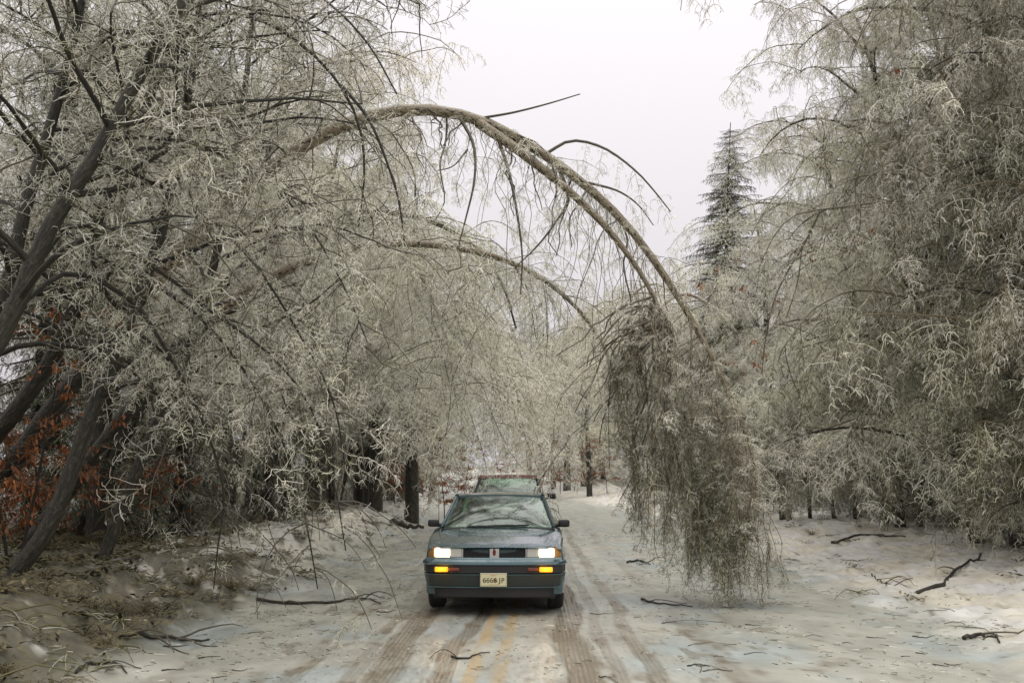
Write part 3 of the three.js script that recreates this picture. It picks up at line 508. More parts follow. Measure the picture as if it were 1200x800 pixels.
// the right side
const RIGHT = 'weeping frosted trees above the right bank';
weeper('weeping_tree', 'large dark-limbed icy tree leaning in from the right over the bank', null, 11.2, 16, 12.5, 151, { lean: V(-0.32, 0, 0.02), spread: 4.3, limbs: 30, low: 0.22, hang: 2.0, r0: 0.17, every: 0.36, size: 0.95, floor: 0.8, bias: V(-0.1, 0, 0) });
[[8.1, 18.4, 10.0, 152, -0.13, 3.4], [9.8, 19.5, 11, 153, -0.12, 3.4], [8.2, 22.5, 9.8, 154, -0.06, 3.2], [11.5, 18.5, 11.5, 155, -0.1, 3.4], [9.4, 26.5, 9.6, 156, -0.05, 3.2], [7.3, 29, 9.4, 158, -0.05, 3.0], [8.4, 36, 8.6, 160, -0.08, 3.2], [6.6, 43, 9, 159, -0.05, 3.4]].forEach(([x, d, h, s, l, sp]) =>
  weeper('weeping_tree', 'dense icy tree with hanging twigs beside the right bank of the road', RIGHT, x, d, h, s, { lean: V(l, 0, 0), spread: sp, limbs: d < 24 ? 28 : 18, low: 0.15, hang: d < 24 ? 2.7 : 2.2, r0: 0.12, every: d > 24 ? 0.5 : 0.36, size: d > 24 ? 1.2 : 0.85, floor: 0.1, drape: s % 2 ? 'mixed' : 'drape', leaves: d < 24 ? 0.012 : 0.004, bias: V(-0.2, 0, 0.05), extra(t) {
    if (s !== 152) return;
    for (const [px, py] of [[822, 340], [812, 352], [870, 346], [905, 362], [900, 425], [893, 432], [866, 432], [885, 405], [1010, 290], [835, 325], [925, 300]]) t.spray('leaf', at(px, py - 6, 16.4), 0.5 + 0.3 * t.r(), null);
    for (const [list, q] of [[[[960, 250], [943, 285], [925, 315], [908, 350], [897, 400], [893, 440]], 0.02], [[[940, 290], [935, 330], [922, 372]], 0.012], [[[1020, 392], [990, 395], [958, 402], [930, 410]], 0.026]]) t.stem('limb', smoothPath(list.map(([x, y]) => at(x, y, 16.2)), 14), [q, 0.007], M.branch, 6);
  } }));
weeper('weeping_tree', 'brownish icy tree at the right edge, hanging nearly to the ground', null, 8.3, 14.2, 9.5, 161, { lean: V(0.0, 0, 0), spread: 3.0, limbs: 34, low: 0.15, hang: 2.8, r0: 0.11, every: 0.3, size: 0.8, kind: 'tight', drape: 'olive', floor: 0.1, tint: 0.82 });
// evergreens
conifer('spruce', 'pointed green spruce rising between the arch and right-hand trees', null, 6.35, 33, 13.5, 3.0, 171, { kind: 'green', low: 0.1, per: 11, step: 0.34, lean: V(0.02, 0, 0) });
const EVERGREEN = 'dark evergreens inside the woods';
[[-10.5, 15.5, 12, 2.6, 182], [-8.2, 22.5, 7, 2.2, 183], [-12.5, 20, 13, 3, 184], [-11, 26, 12, 2.8, 185], [-12, 33, 13, 3, 188], [-16, 33, 14, 3.2, 189], [-11, 41, 12, 3, 190], [-15, 46, 14, 3.2, 191], [-7.6, 15.8, 8, 2.2, 192], [-7.2, 20.8, 6.5, 1.9, 193], [-5.9, 17.2, 4.8, 1.6, 240], [-6.5, 15.2, 5.6, 1.6, 241], [-5.7, 22, 5.6, 1.7, 243], [-6.2, 25.5, 7, 1.9, 244], [8.2, 17.2, 3.6, 1.6, 246], [9.0, 15.4, 4.2, 1.7, 247], [-8.2, 17, 11, 2.4, 232], [-9.6, 19.5, 12, 2.8, 234], [-8.8, 24, 11, 2.6, 235], [-7.6, 27.5, 10, 2.4, 237], [-6, 62, 12, 3.2, 199], [-11, 70, 13, 3.2, 200], [0, 88, 14, 3.4, 216], [6, 84, 14, 3.4, 217], [12, 78, 13, 3.4, 218], [-6, 90, 14, 3.4, 219], [11, 55, 12, 3.2, 220], [-9.4, 31, 10, 2.6, 195],
 [10.5, 24, 9, 2.6, 201], [12.5, 28, 12, 3, 203], [11.5, 34, 12, 3, 205], [15, 31, 13, 3.2, 206], [12, 42, 13, 3, 207], [9.2, 21.8, 4.2, 1.7, 209], [8.9, 16.6, 3.2, 1.5, 210]].forEach(([x, d, h, sp, s]) =>
  conifer('evergreen_tree', 'dark green evergreen deep among the frosted trees', EVERGREEN, x, d, h, sp, s, { kind: s % 3 ? 'bough' : 'glazed', per: 5, step: 0.56 }));
// pines with bare dark trunks beyond the left bank
[[-5.3, 33.5, 0.02, 211], [-4.9, 32, 0.0, 212], [-5.9, 35, 0.03, 213], [-3.85, 33, 0.05, 214], [-6.6, 30.5, 0, 215], [-6.2, 38, 0, 216], [-5.2, 41, 0, 217], [-7.4, 37, 0, 218], [-6.6, 45, 0, 219], [2.4, 64, 0, 220], [3.6, 66, 0, 221]].forEach(([x, d, l, s]) =>
  conifer('pine', 'dark-trunked pine at the bend beyond the left bank', 'pines at the bend', x, d, 12, 2.2, s, { low: 0.22, r0: 0.24, lean: V(0, 0, 0), kind: 'glazed', per: 5 }));
// the wood that closes the view where the road bends away
const FAR = 'frosted trees that close the view at the bend';
{ const r = rng(77), spots = []; for (let k = 0; k < 20; k++) spots.push([-14 + 26 * ((k * 0.618) % 1), 56 + 26 * r(), 9.5 + 3 * r()]); for (const q of [[-6.8, 44, 8], [-8.2, 49, 9], [-5.6, 40.5, 7], [-9.5, 43, 9.5], [-10.5, 53, 10]]) spots.push(q);
  spots.forEach(([x, d, h], k) => { if (Math.abs(x - roadX(d)) < 4.6) x = roadX(d) + (x > roadX(d) ? 5 : -5) + r(); weeper('distant_tree', 'frosted tree closing the view at the bend of the road', FAR, x, d, h, 300 + k, { spread: 3.8, limbs: 13, low: 0.12, hang: 2.2, every: 0.95, size: 1.9, r0: 0.16, gap: 0.75, leaves: 0.01 }); }); }
// low brush along both edges of the wood
{ const r = rng(88);
  for (let k = 0; k < 16; k++) { const d = 15 + 13 * r() ** 1.3, x = 7.2 + 2.6 * r(); weeper('iced_shrub', 'low icy brush at the foot of the right-hand trees', 'brush along the right bank crest', x, d, 2.8 + 2.2 * r(), 600 + k, { lean: V(-0.15 * r(), 0, 0.1 * (r() - 0.5)), spread: 2.0, limbs: 11, low: 0.1, hang: 1.0, r0: 0.04, every: 0.34, size: 0.8, gap: 0.4, kind: k % 3 ? 'tight' : 'brown', drape: 'olive', floor: 0.0, tint: 0.75 }); }
  for (let k = 0; k < 20; k++) { const d = k < 12 ? 13 + 24 * r() : 34 + 16 * r(), x = k < 12 ? -6.3 - 3 * r() : roadX(d) - 4.9 - 3.5 * r(); weeper('iced_shrub', 'low brown brush among the trunks of the left bank', 'brush along the left bank crest', x, d, 1.6 + 1.6 * r(), 640 + k, { lean: V(0.15 * (r() - 0.3), 0, 0.1 * (r() - 0.5)), spread: 1.2, limbs: 8, low: 0.1, hang: 0.8, r0: 0.03, every: 0.36, size: 0.7, gap: 0.4, kind: 'brown', drape: 'olive', floor: 0.0, tint: 0.65 }); } }
// unseen evergreens added to the left of the viewer to shade the left bank
[[-7.8, 5.5, 11, 2.8, 221], [-9.5, 2.5, 13, 3.2, 222], [-11, 7, 13, 3, 224]].forEach(([x, d, h, sp, s]) =>
  conifer('evergreen_tree', 'unseen evergreen added beside the viewer to shade the left bank', 'unseen evergreens added left of the viewer for shade', x, d, h, sp, s, { kind: 'bough', per: 6, step: 0.5, low: 0.18 }));
// slim straight poles standing behind the left bank
[[-6.4, 14.6], [-6.9, 16.2], [-6.2, 17.4], [-7.9, 18.2], [-6.6, 19.6], [-7.4, 21.4], [-6.3, 23], [-8.4, 16.6], [-6.9, 26], [-6.1, 28]].forEach(([x, d], k) => {
  const b = footing(x, d), q = rng(750 + k), l = (q() - 0.4) * 0.9; bareTree('slim_tree', 'slim dark upright stem in the thicket behind the left bank', 'slim stems behind the left bank', [b, V(x + l * 0.3, 3, -d), V(x + l * 0.7, 6, -d - 0.2), V(x + l, 9, -d - 0.3)], 0.05 + 0.03 * q(), 760 + k, { limbs: 6, len: 1.5, from: 0.45, every: 0.7, size: 0.8, gap: 0.7 });
});
// ---------------------------------------------------------------- cars
M.glass = new THREE.MeshPhysicalMaterial({ name: 'tinted car glass', color: new THREE.Color(0.62, 0.74, 0.66), transmission: 1, thickness: 0, roughness: 0.04, ior: 1.7 });
M.black = new THREE.MeshStandardMaterial({ name: 'black trim', color: new THREE.Color(0.018, 0.018, 0.018), roughness: 0.55 });
M.rubber = new THREE.MeshStandardMaterial({ name: 'tyre rubber', color: new THREE.Color(0.022, 0.021, 0.020), roughness: 0.85 });
M.chrome = new THREE.MeshStandardMaterial({ name: 'chrome', color: new THREE.Color(0.55, 0.55, 0.53), metalness: 1, roughness: 0.22 });
M.steel = new THREE.MeshStandardMaterial({ name: 'wheel rim', color: new THREE.Color(0.30, 0.30, 0.29), metalness: 0.8, roughness: 0.45 });
M.cloth = new THREE.MeshStandardMaterial({ name: 'seat cloth', color: new THREE.Color(0.26, 0.27, 0.26), roughness: 0.95 });
M.lens = new THREE.MeshPhysicalMaterial({ name: 'unlit lamp lens', color: new THREE.Color(0.62, 0.60, 0.54), roughness: 0.15, clearcoat: 1, metalness: 0.35 });
M.beam = new THREE.MeshStandardMaterial({ name: 'burning headlight lens', color: new THREE.Color(0.8, 0.8, 0.75), emissive: new THREE.Color(1.0, 0.82, 0.56), emissiveIntensity: 1.15, roughness: 0.2 });
M.amber = new THREE.MeshStandardMaterial({ name: 'burning amber lens', color: new THREE.Color(0.8, 0.30, 0.02), emissive: new THREE.Color(1.0, 0.40, 0.012), emissiveIntensity: 0.65, roughness: 0.25 });
M.amberOff = new THREE.MeshPhysicalMaterial({ name: 'amber marker lens', color: new THREE.Color(0.45, 0.20, 0.035), roughness: 0.2, clearcoat: 1 });
const flake = texture(256, 256, (u, v, x, y) => { const q = 0.85 + 0.15 * hash(x + 7, y + 3); return [q, q, q]; });
const iceMottle = texture(256, 256, (u, v, x, y) => { const q = 0.34 + 0.4 * ramp(fbm(x * 0.03, y * 0.03, 4), -0.1, 0.5); return [q, q, q]; });
function paint(name, r, g, b) { return new THREE.MeshPhysicalMaterial({ name, color: new THREE.Color(r, g, b), map: flake, metalness: 0.35, roughness: 0.42, roughnessMap: iceMottle, clearcoat: 0.8, clearcoatRoughness: 0.12, clearcoatRoughnessMap: iceMottle }); }
function patch(p00, p10, p11, p01, bulge = V(0, 0, 0), n = 10, thick = 0.012) {   // a curved panel with a thickness; corners run round
  const mk = (off) => { const p = [], t = [], idx = [];
    for (let j = 0; j <= n; j++) for (let i = 0; i <= n; i++) { const u = i / n, v = j / n, k = 4 * u * (1 - u) * (0.35 + 2.6 * v * (1 - v)), q = p00.clone().lerp(p10, u).lerp(p01.clone().lerp(p11, u), v).addScaledVector(bulge, k).add(off); p.push(q.x, q.y, q.z); t.push(q.x * 2, q.z * 2 + q.y); }
    for (let j = 0; j < n; j++) for (let i = 0; i < n; i++) { const a = j * (n + 1) + i; idx.push(a, a + 1, a + n + 1, a + 1, a + n + 2, a + n + 1); }
    return { p, t, idx }; };
  const nor = p10.clone().sub(p00).cross(p01.clone().sub(p00)).normalize(), A = mk(V(0, 0, 0)), B = mk(nor.clone().multiplyScalar(-thick)), m = (n + 1) * (n + 1), idx = [...A.idx];
  for (let k = 0; k < B.idx.length; k += 3) idx.push(B.idx[k] + m, B.idx[k + 2] + m, B.idx[k + 1] + m);
  const edge = []; for (let i = 0; i < n; i++) edge.push([i, i + 1]); for (let j = 0; j < n; j++) edge.push([j * (n + 1) + n, (j + 1) * (n + 1) + n]); for (let i = n; i > 0; i--) edge.push([n * (n + 1) + i, n * (n + 1) + i - 1]); for (let j = n; j > 0; j--) edge.push([j * (n + 1), (j - 1) * (n + 1)]);
  for (const [a, b] of edge) idx.push(a, a + m, b, b, a + m, b + m);
  const g = new THREE.BufferGeometry(); g.setAttribute('position', new THREE.Float32BufferAttribute([...A.p, ...B.p], 3)); g.setAttribute('uv', new THREE.Float32BufferAttribute([...A.t, ...B.t], 2)); g.setIndex(idx);
  return toCreasedNormals(g, 0.6);
}
const rbox = (w, h, d, x, y, z, r = 0.01) => new RoundedBoxGeometry(w, h, d, 3, r).translate(x, y, z);
function sideBody(profile, half, deform, stepsAcross = 20) {              // the side outline (z, y), drawn across the car and then shaped
  const s = new THREE.Shape(); profile(s);
  const g = new THREE.ExtrudeGeometry(s, { depth: half * 2 - 0.06, steps: stepsAcross, bevelEnabled: true, bevelThickness: 0.03, bevelSize: 0.025, bevelSegments: 3, curveSegments: 16 });
  g.translate(0, 0, -half + 0.03); const p = g.attributes.position, q = V(0, 0, 0);
  for (let i = 0; i < p.count; i++) { q.set(p.getZ(i), p.getY(i), p.getX(i)); deform(q); p.setXYZ(i, q.x, q.y, q.z); }
  const idx = g.index; if (!idx) for (let i = 0; i < p.count; i += 3) { const a = [p.getX(i + 1), p.getY(i + 1), p.getZ(i + 1)]; p.setXYZ(i + 1, p.getX(i + 2), p.getY(i + 2), p.getZ(i + 2)); p.setXYZ(i + 2, ...a); }
  g.deleteAttribute('normal'); g.deleteAttribute('uv');
  const c = toCreasedNormals(g, 0.55), uv = new Float32Array(c.attributes.position.count * 2); for (let i = 0; i < uv.length / 2; i++) { uv[i * 2] = c.attributes.position.getX(i) * 2; uv[i * 2 + 1] = (c.attributes.position.getZ(i) + c.attributes.position.getY(i)) * 2; }
  c.setAttribute('uv', new THREE.BufferAttribute(uv, 2)); return c;
}
const tyreShape = (R, w, rim) => { const h = w / 2, o = []; for (const [r, x] of [[rim, -h * 0.8], [rim + 0.02, -h * 0.98], [R - 0.05, -h], [R - 0.015, -h * 0.86], [R, -h * 0.6], [R, -h * 0.05], [R - 0.008, -h * 0.04], [R - 0.008, h * 0.04], [R, h * 0.05], [R, h * 0.6], [R - 0.015, h * 0.86], [R - 0.05, h], [rim + 0.02, h * 0.98], [rim, h * 0.8]]) o.push(new THREE.Vector2(r, x)); return toCreasedNormals(new THREE.LatheGeometry(o, 36), 0.5).rotateZ(Math.PI / 2); };
const rimShape = (rim, w) => toCreasedNormals(new THREE.LatheGeometry([[0.001, 0.30], [0.05, 0.32], [0.06, 0.22], [rim * 0.72, 0.20], [rim * 0.8, 0.30], [rim * 0.97, 0.40], [rim * 1.01, 0.42], [rim * 1.01, -0.4], [0.001, -0.4]].map(([r, x]) => new THREE.Vector2(r, x * w)), 30), 0.5).rotateZ(-Math.PI / 2);
function wheel(car, x, z, R, w, rim) {
  const o = new THREE.Group(); o.name = 'wheel'; o.position.set(x, R, z); car.add(o); if (x < 0) o.rotation.y = Math.PI;
  part('tyre', tyreShape(R, w, rim), M.rubber, o); part('rim', rimShape(rim, w), M.steel, o); return o;
}
function swept(plan, profile, closed = true) {                            // profile (out, y) carried along plan points (x, z) with outward normals
  const p = [], idx = [], n = profile.length;
  plan.forEach(([x, z], k) => { const a = plan[Math.max(0, k - 1)], b = plan[Math.min(plan.length - 1, k + 1)], nx = -(b[1] - a[1]), nz = b[0] - a[0], l = Math.hypot(nx, nz); for (const [o, y] of profile) p.push(x + nx / l * o, y, z + nz / l * o); });
  for (let k = 0; k < plan.length - 1; k++) for (let j = 0; j < (closed ? n : n - 1); j++) { const a = k * n + j, b = k * n + (j + 1) % n; idx.push(a, a + n, b, b, a + n, b + n); }
  if (closed) for (const k of [0, plan.length - 1]) for (let j = 1; j < n - 1; j++) k ? idx.push(k * n, k * n + j + 1, k * n + j) : idx.push(0, j, j + 1);
  const g = new THREE.BufferGeometry(); g.setAttribute('position', new THREE.Float32BufferAttribute(p, 3)); g.setIndex(idx);
  g.setAttribute('uv', new THREE.Float32BufferAttribute(new Float32Array(p.length / 3 * 2), 2)); return toCreasedNormals(g, 0.5);
}
function bar(a, b, w, h, n = 1) { const t = new Tubes(); t.add(n > 1 ? smoothPath([a, a.clone().lerp(b, 0.5).add(V(0, 0.012, 0)), b], n) : [a, b], 1, 8, null, true); const g = t.geometry(), p = g.attributes.position, d = b.clone().sub(a).normalize(), up = V(0, 1, 0).addScaledVector(d, -d.y).normalize(), sd = d.clone().cross(up), q = V(0, 0, 0), c = V(0, 0, 0);
  for (let i = 0; i < p.count; i++) { q.fromBufferAttribute(p, i); c.copy(a).addScaledVector(d, q.clone().sub(a).dot(d)); q.sub(c); p.setXYZ(i, ...c.addScaledVector(up, q.dot(up) * h / 2).addScaledVector(sd, q.dot(sd) * w / 2).toArray()); } g.computeVertexNormals(); return g; }
function plateTexture() {
  const c = document.createElement('canvas'); c.width = 256; c.height = 128; const x = c.getContext('2d');
  x.fillStyle = '#cfc9a4'; x.fillRect(0, 0, 256, 128); x.strokeStyle = '#8d8a62'; x.lineWidth = 4; x.strokeRect(5, 5, 246, 118);
  x.fillStyle = '#b4793f'; x.font = 'bold 20px sans-serif'; x.textAlign = 'center'; x.fillText('Maine', 128, 27); x.fillStyle = '#a8632f'; x.beginPath(); x.ellipse(146, 70, 22, 15, 0.5, 0, 7); x.fill();
  x.fillStyle = '#39402a'; x.font = 'bold 66px sans-serif'; x.fillText('6668 JP', 130, 92, 216); x.fillStyle = '#a07c3c'; x.font = 'bold 14px sans-serif'; x.fillText('Vacationland', 128, 116);
  const t = new THREE.CanvasTexture(c); t.colorSpace = THREE.SRGBColorSpace; return t;
}
function headlightBeam(car, x, y, z, aim, power) {
  const l = new THREE.SpotLight(new THREE.Color(1, 0.88, 0.70), power, 0, 0.5, 0.8, 2); l.position.set(x, y, z); l.target.position.set(x * 1.1, y - 0.5, z + aim); l.castShadow = true; l.shadow.radius = 4; l.name = 'headlight_beam'; car.add(l, l.target);
}
{ // the green sedan, nose towards the viewer: z = 0 at the bumper, -z towards its tail
  const car = thing('sedan', 'dark green four-door sedan with lit headlights driving down the road centre', 'car', V(-0.42, 0.004, -11.85)); car.rotation.y = -0.008;
  const P = paint('dark green metallic paint', 0.056, 0.108, 0.124), W = 0.865, arch = (s, z, r) => { s.lineTo(z - r, 0.24); s.absarc(z, 0.30, r, Math.PI + 0.17, -0.17, true); s.lineTo(z + r, 0.24); };
  part('body', sideBody((s) => {
    s.moveTo(-4.72, 0.34); s.lineTo(-4.68, 0.26); arch(s, -3.60, 0.355); arch(s, -0.93, 0.355); s.lineTo(-0.20, 0.27); s.lineTo(-0.17, 0.60); s.lineTo(-0.20, 0.645); s.lineTo(-0.30, 0.65); s.lineTo(-0.29, 0.775); s.lineTo(-0.22, 0.79); s.quadraticCurveTo(-0.8, 0.90, -1.36, 0.945); s.lineTo(-2.2, 0.95); s.lineTo(-3.70, 0.985); s.quadraticCurveTo(-4.3, 0.98, -4.70, 0.945); s.quadraticCurveTo(-4.76, 0.9, -4.74, 0.7);
  }, W, (q) => { const f = Math.abs(q.x) / W, nose = ramp(q.z, -0.9, 0); q.x *= 1 - 0.055 * nose - 0.05 * ramp(-q.z, 4.0, 4.8) - 0.045 * ramp(q.y, 0.62, 1.0) - 0.02 * ramp(0.45 - q.y, 0, 0.25); if (q.z > -1.2) q.z -= 0.10 * f ** 3 * nose; if (q.y > 0.7) q.y -= 0.028 * f ** 2.4; }), P, car);
  part('underbody', rbox(1.45, 0.16, 4.2, 0, 0.27, -2.35, 0.03), M.black, car);
  part('bonnet', patch(V(-0.735, 0.796, -0.27), V(0.735, 0.796, -0.27), V(0.70, 0.950, -1.30), V(-0.70, 0.950, -1.30), V(0, 0.030, 0), 16, 0.02), P, car);
  // greenhouse
  const cw = 0.715, wf = V(0, 0.965, -1.335), rf = V(0, 1.352, -2.02), rr = V(0, 1.352, -3.10), wr = V(0, 1.00, -3.72), tw = 0.575, S = (v, x) => V(x, v.y, v.z);
  part('windscreen', patch(S(wf, -cw), S(wf, cw), S(rf, tw - 0.01), S(rf, -tw + 0.01), V(0, 0.03, 0.085), 14, 0.006), M.glass, car);
  part('rear_window', patch(S(rr, -tw), S(rr, tw), S(wr, cw), S(wr, -cw), V(0, 0.02, -0.05), 10, 0.006), M.glass, car);
  for (const s of [-1, 1]) {
    const b1 = V(s * (cw + 0.02), 0.955, -1.62), b2 = V(s * (cw + 0.03), 0.96, -2.52), b3 = V(s * (cw + 0.02), 0.98, -3.46), t1 = V(s * tw, 1.325, -2.12), t2 = V(s * (tw + 0.005), 1.335, -2.52), t3 = V(s * tw, 1.325, -3.02);
    for (const [a, b, c, d] of [[b1, b2, t2, t1], [b2, b3, t3, t2]]) part('side_window', s > 0 ? patch(a, b, c, d, V(0.012, 0, 0), 6, 0.005) : patch(b, a, d, c, V(-0.012, 0, 0), 6, 0.005), M.glass, car);
    part('front_pillar', bar(S(wf, s * (cw + 0.012)), S(rf, s * (tw + 0.012)), 0.05, 0.07, 8), P, car);
    part('middle_pillar', bar(b2.clone().add(V(0, -0.03, 0)), t2.clone().add(V(0, 0.02, 0)), 0.075, 0.05), P, car);
    part('rear_pillar', bar(S(wr, s * (cw + 0.0)), S(rr, s * (tw + 0.01)).add(V(0, -0.03, 0)), 0.08, 0.09, 8), P, car);
    part('roof_rail', bar(S(rf, s * (tw + 0.012)).add(V(0, 0.0, 0.03)), S(rr, s * (tw + 0.012)).add(V(0, 0, -0.03)), 0.06, 0.06, 8), P, car);
    // lamps
    const lit = part('headlight', rbox(0.192, 0.116, 0.06, s * 0.622, 0.724, -0.258, 0.028), M.beam, car); headlightBeam(car, s * 0.622, 0.727, -0.20, 9, 0.25); lit.rotation.y = 0;
    part('inner_headlight', rbox(0.128, 0.118, 0.05, s * 0.452, 0.727, -0.262, 0.010), M.lens, car);
    part('corner_marker', patch(V(s > 0 ? 0.725 : -0.805, 0.668, s > 0 ? -0.24 : -0.36), V(s > 0 ? 0.805 : -0.725, 0.668, s > 0 ? -0.36 : -0.24), V(s > 0 ? 0.800 : -0.725, 0.786, s > 0 ? -0.37 : -0.25), V(s > 0 ? 0.725 : -0.800, 0.786, s > 0 ? -0.25 : -0.37), V(s * 0.012, 0, 0.012), 6, 0.03), M.amberOff, car);
    part('turn_signal', rbox(0.158, 0.058, 0.04, s * 0.613, 0.546, -0.064, 0.014), M.amber, car);
    const pl = new THREE.PointLight(new THREE.Color(1, 0.4, 0.03), 0.05, 0, 2); pl.position.set(s * 0.613, 0.546, 0.02); pl.castShadow = true; pl.name = 'signal_glow'; car.add(pl);
    part('signal_reflector', rbox(0.125, 0.030, 0.03, s * 0.462, 0.548, -0.040, 0.006), new THREE.MeshStandardMaterial({ color: new THREE.Color(0.16, 0.035, 0.02), roughness: 0.3 }), car);
    // mirrors
    const mir = part('door_mirror', toCreasedNormals(rbox(0.15, 0.095, 0.085, s * 0.868, 1.005, -1.60, 0.03), 0.6), M.black, car); part('mirror_arm', bar(V(s * 0.72, 0.965, -1.66), V(s * 0.85, 0.985, -1.66), 0.05, 0.05), M.black, mir);
    part('wiper', bar(V(s * 0.10 - 0.30, 0.975, -1.305), V(s * 0.10 + 0.30, 0.995, -1.318), 0.012, 0.022), M.black, car);
    wheel(car, s * 0.735, -0.93, 0.315, 0.20, 0.185); wheel(car, s * 0.735, -3.60, 0.315, 0.20, 0.185);
    part('tail_lamp', rbox(0.42, 0.14, 0.04, s * 0.55, 0.80, -4.74, 0.012), new THREE.MeshStandardMaterial({ color: new THREE.Color(0.25, 0.012, 0.01), roughness: 0.25 }), car);
    for (const z of [-1.52, -2.52, -3.38]) part('door_seam', rbox(0.006, 0.56, 0.008, s * 0.838, 0.66, z, 0.002), M.black, car);
    for (const z of [-2.38, -3.22]) part('door_handle', rbox(0.02, 0.025, 0.15, s * 0.842, 0.83, z, 0.008), M.chrome, car);
    part('front_seat', rbox(0.50, 0.62, 0.16, s * 0.36, 0.80, -2.55, 0.06), M.cloth, car); part('head_rest', rbox(0.26, 0.16, 0.10, s * 0.36, 1.18, -2.60, 0.04), M.cloth, car);
  }
  part('roof', patch(V(-tw - 0.02, 1.362, -1.99), V(tw + 0.02, 1.362, -1.99), V(tw + 0.02, 1.362, -3.13), V(-tw - 0.02, 1.362, -3.13), V(0, 0.038, 0), 14, 0.03), P, car);
  part('cowl', rbox(1.42, 0.03, 0.16, 0, 0.945, -1.33, 0.012), M.black, car);
  part('dashboard', rbox(1.36, 0.16, 0.40, 0, 0.90, -1.66, 0.05), M.cloth, car);
  part('rear_seat', rbox(1.3, 0.5, 0.2, 0, 0.78, -3.35, 0.07), M.cloth, car); part('floor_pan', rbox(1.4, 0.04, 2.4, 0, 0.40, -2.5, 0.01), M.black, car);
  { const w = new THREE.TorusGeometry(0.19, 0.015, 8, 30); w.rotateX(-0.5); w.translate(0.36, 1.0, -1.95); part('steering_wheel', w, M.black, car); }
  part('rear_view_mirror', rbox(0.24, 0.06, 0.03, 0, 1.285, -1.98, 0.012), M.black, car);
  // grille, bumper and plate
  part('grille_surround', new THREE.ExtrudeGeometry((() => { const s = new THREE.Shape(); s.moveTo(-0.383, 0.662); s.lineTo(0.383, 0.662); s.lineTo(0.383, 0.793); s.lineTo(-0.383, 0.793); const h = new THREE.Path(); h.moveTo(-0.374, 0.671); h.lineTo(-0.374, 0.784); h.lineTo(0.374, 0.784); h.lineTo(0.374, 0.671); s.holes.push(h); return s; })(), { depth: 0.05, bevelEnabled: true, bevelSize: 0.002, bevelThickness: 0.002, bevelSegments: 1 }).translate(0, 0, -0.29), M.chrome, car);
  const gr = part('grille', rbox(0.748, 0.112, 0.03, 0, 0.7275, -0.285, 0.004), M.black, car);
  for (let k = 0; k < 26; k++) { const x = -0.36 + k * 0.0288; if (Math.abs(x) > 0.066) part('slat', rbox(0.006, 0.110, 0.016, x, 0.7275, -0.266, 0.002), M.steel.clone(), gr).material.color.setRGB(0.05, 0.06, 0.055); }
  const em = part('emblem', rbox(0.118, 0.128, 0.03, 0, 0.7275, -0.248, 0.008), M.chrome, car);
  { const e = new THREE.SphereGeometry(1, 16, 12); e.scale(0.020, 0.040, 0.006); e.translate(0, 0.728, -0.233); part('badge', e, new THREE.MeshStandardMaterial({ color: new THREE.Color(0.20, 0.022, 0.018), roughness: 0.3 }), em); }
  const plan = []; for (let k = 0; k <= 28; k++) { const x = -0.835 + 1.67 * k / 28, f = Math.abs(x) / 0.835; plan.push([x, -0.065 - 0.085 * f ** 2.5 - 0.20 * ramp(f, 0.9, 1.0)]); }
  const out = (pr) => pr.map(([o, y]) => [o, y]);
  part('bumper', swept(plan, out([[-0.10, 0.50], [-0.012, 0.502], [-0.012, 0.588], [0.022, 0.592], [0.032, 0.602], [0.022, 0.632], [-0.01, 0.654], [-0.16, 0.658]].reverse())), P, car);
  part('valance', swept(plan, out([[-0.10, 0.32], [-0.035, 0.325], [-0.02, 0.345], [0.016, 0.492], [-0.012, 0.4985], [-0.10, 0.4985]].reverse())), new THREE.MeshPhysicalMaterial({ name: 'dark lower fascia', color: new THREE.Color(0.020, 0.028, 0.026), roughness: 0.5, clearcoat: 0.3 }), car);
  part('bumper_trim', swept(plan, out([[0.010, 0.478], [0.021, 0.481], [0.022, 0.489], [0.010, 0.4915]].reverse())), P, car); part('bumper_trim', swept(plan, out([[-0.035, 0.331], [-0.012, 0.333], [-0.010, 0.345], [-0.025, 0.348]].reverse())), P, car);
  part('rub_strip', swept(plan, out([[-0.02, 0.503], [0.012, 0.507], [0.012, 0.588], [-0.02, 0.591]].reverse())), M.black, car);
  part('air_dam', swept(plan.map(([x, z]) => [x * 0.9, z - 0.05]), out([[-0.04, 0.225], [0.0, 0.225], [0.01, 0.322], [-0.04, 0.322]].reverse())), M.black, car);
  { const pm = new THREE.MeshStandardMaterial({ name: 'number plate print', map: plateTexture(), roughness: 0.5 }), b = part('number_plate', rbox(0.315, 0.155, 0.008, 0, 0.430, -0.030, 0.003), M.chrome, car); part('plate_print', new THREE.PlaneGeometry(0.308, 0.148).translate(0, 0.430, -0.0245), pm, b); }
  part('rear_bumper', rbox(1.62, 0.24, 0.14, 0, 0.45, -4.74, 0.05), P, car);
  { const t = new Tubes().add([V(-0.765, 0.93, -1.28), V(-0.775, 1.35, -1.33), V(-0.782, 1.72, -1.38)], [0.004, 0.0022], 6, null, true); part('aerial', t.geometry(), M.black, car); }
}
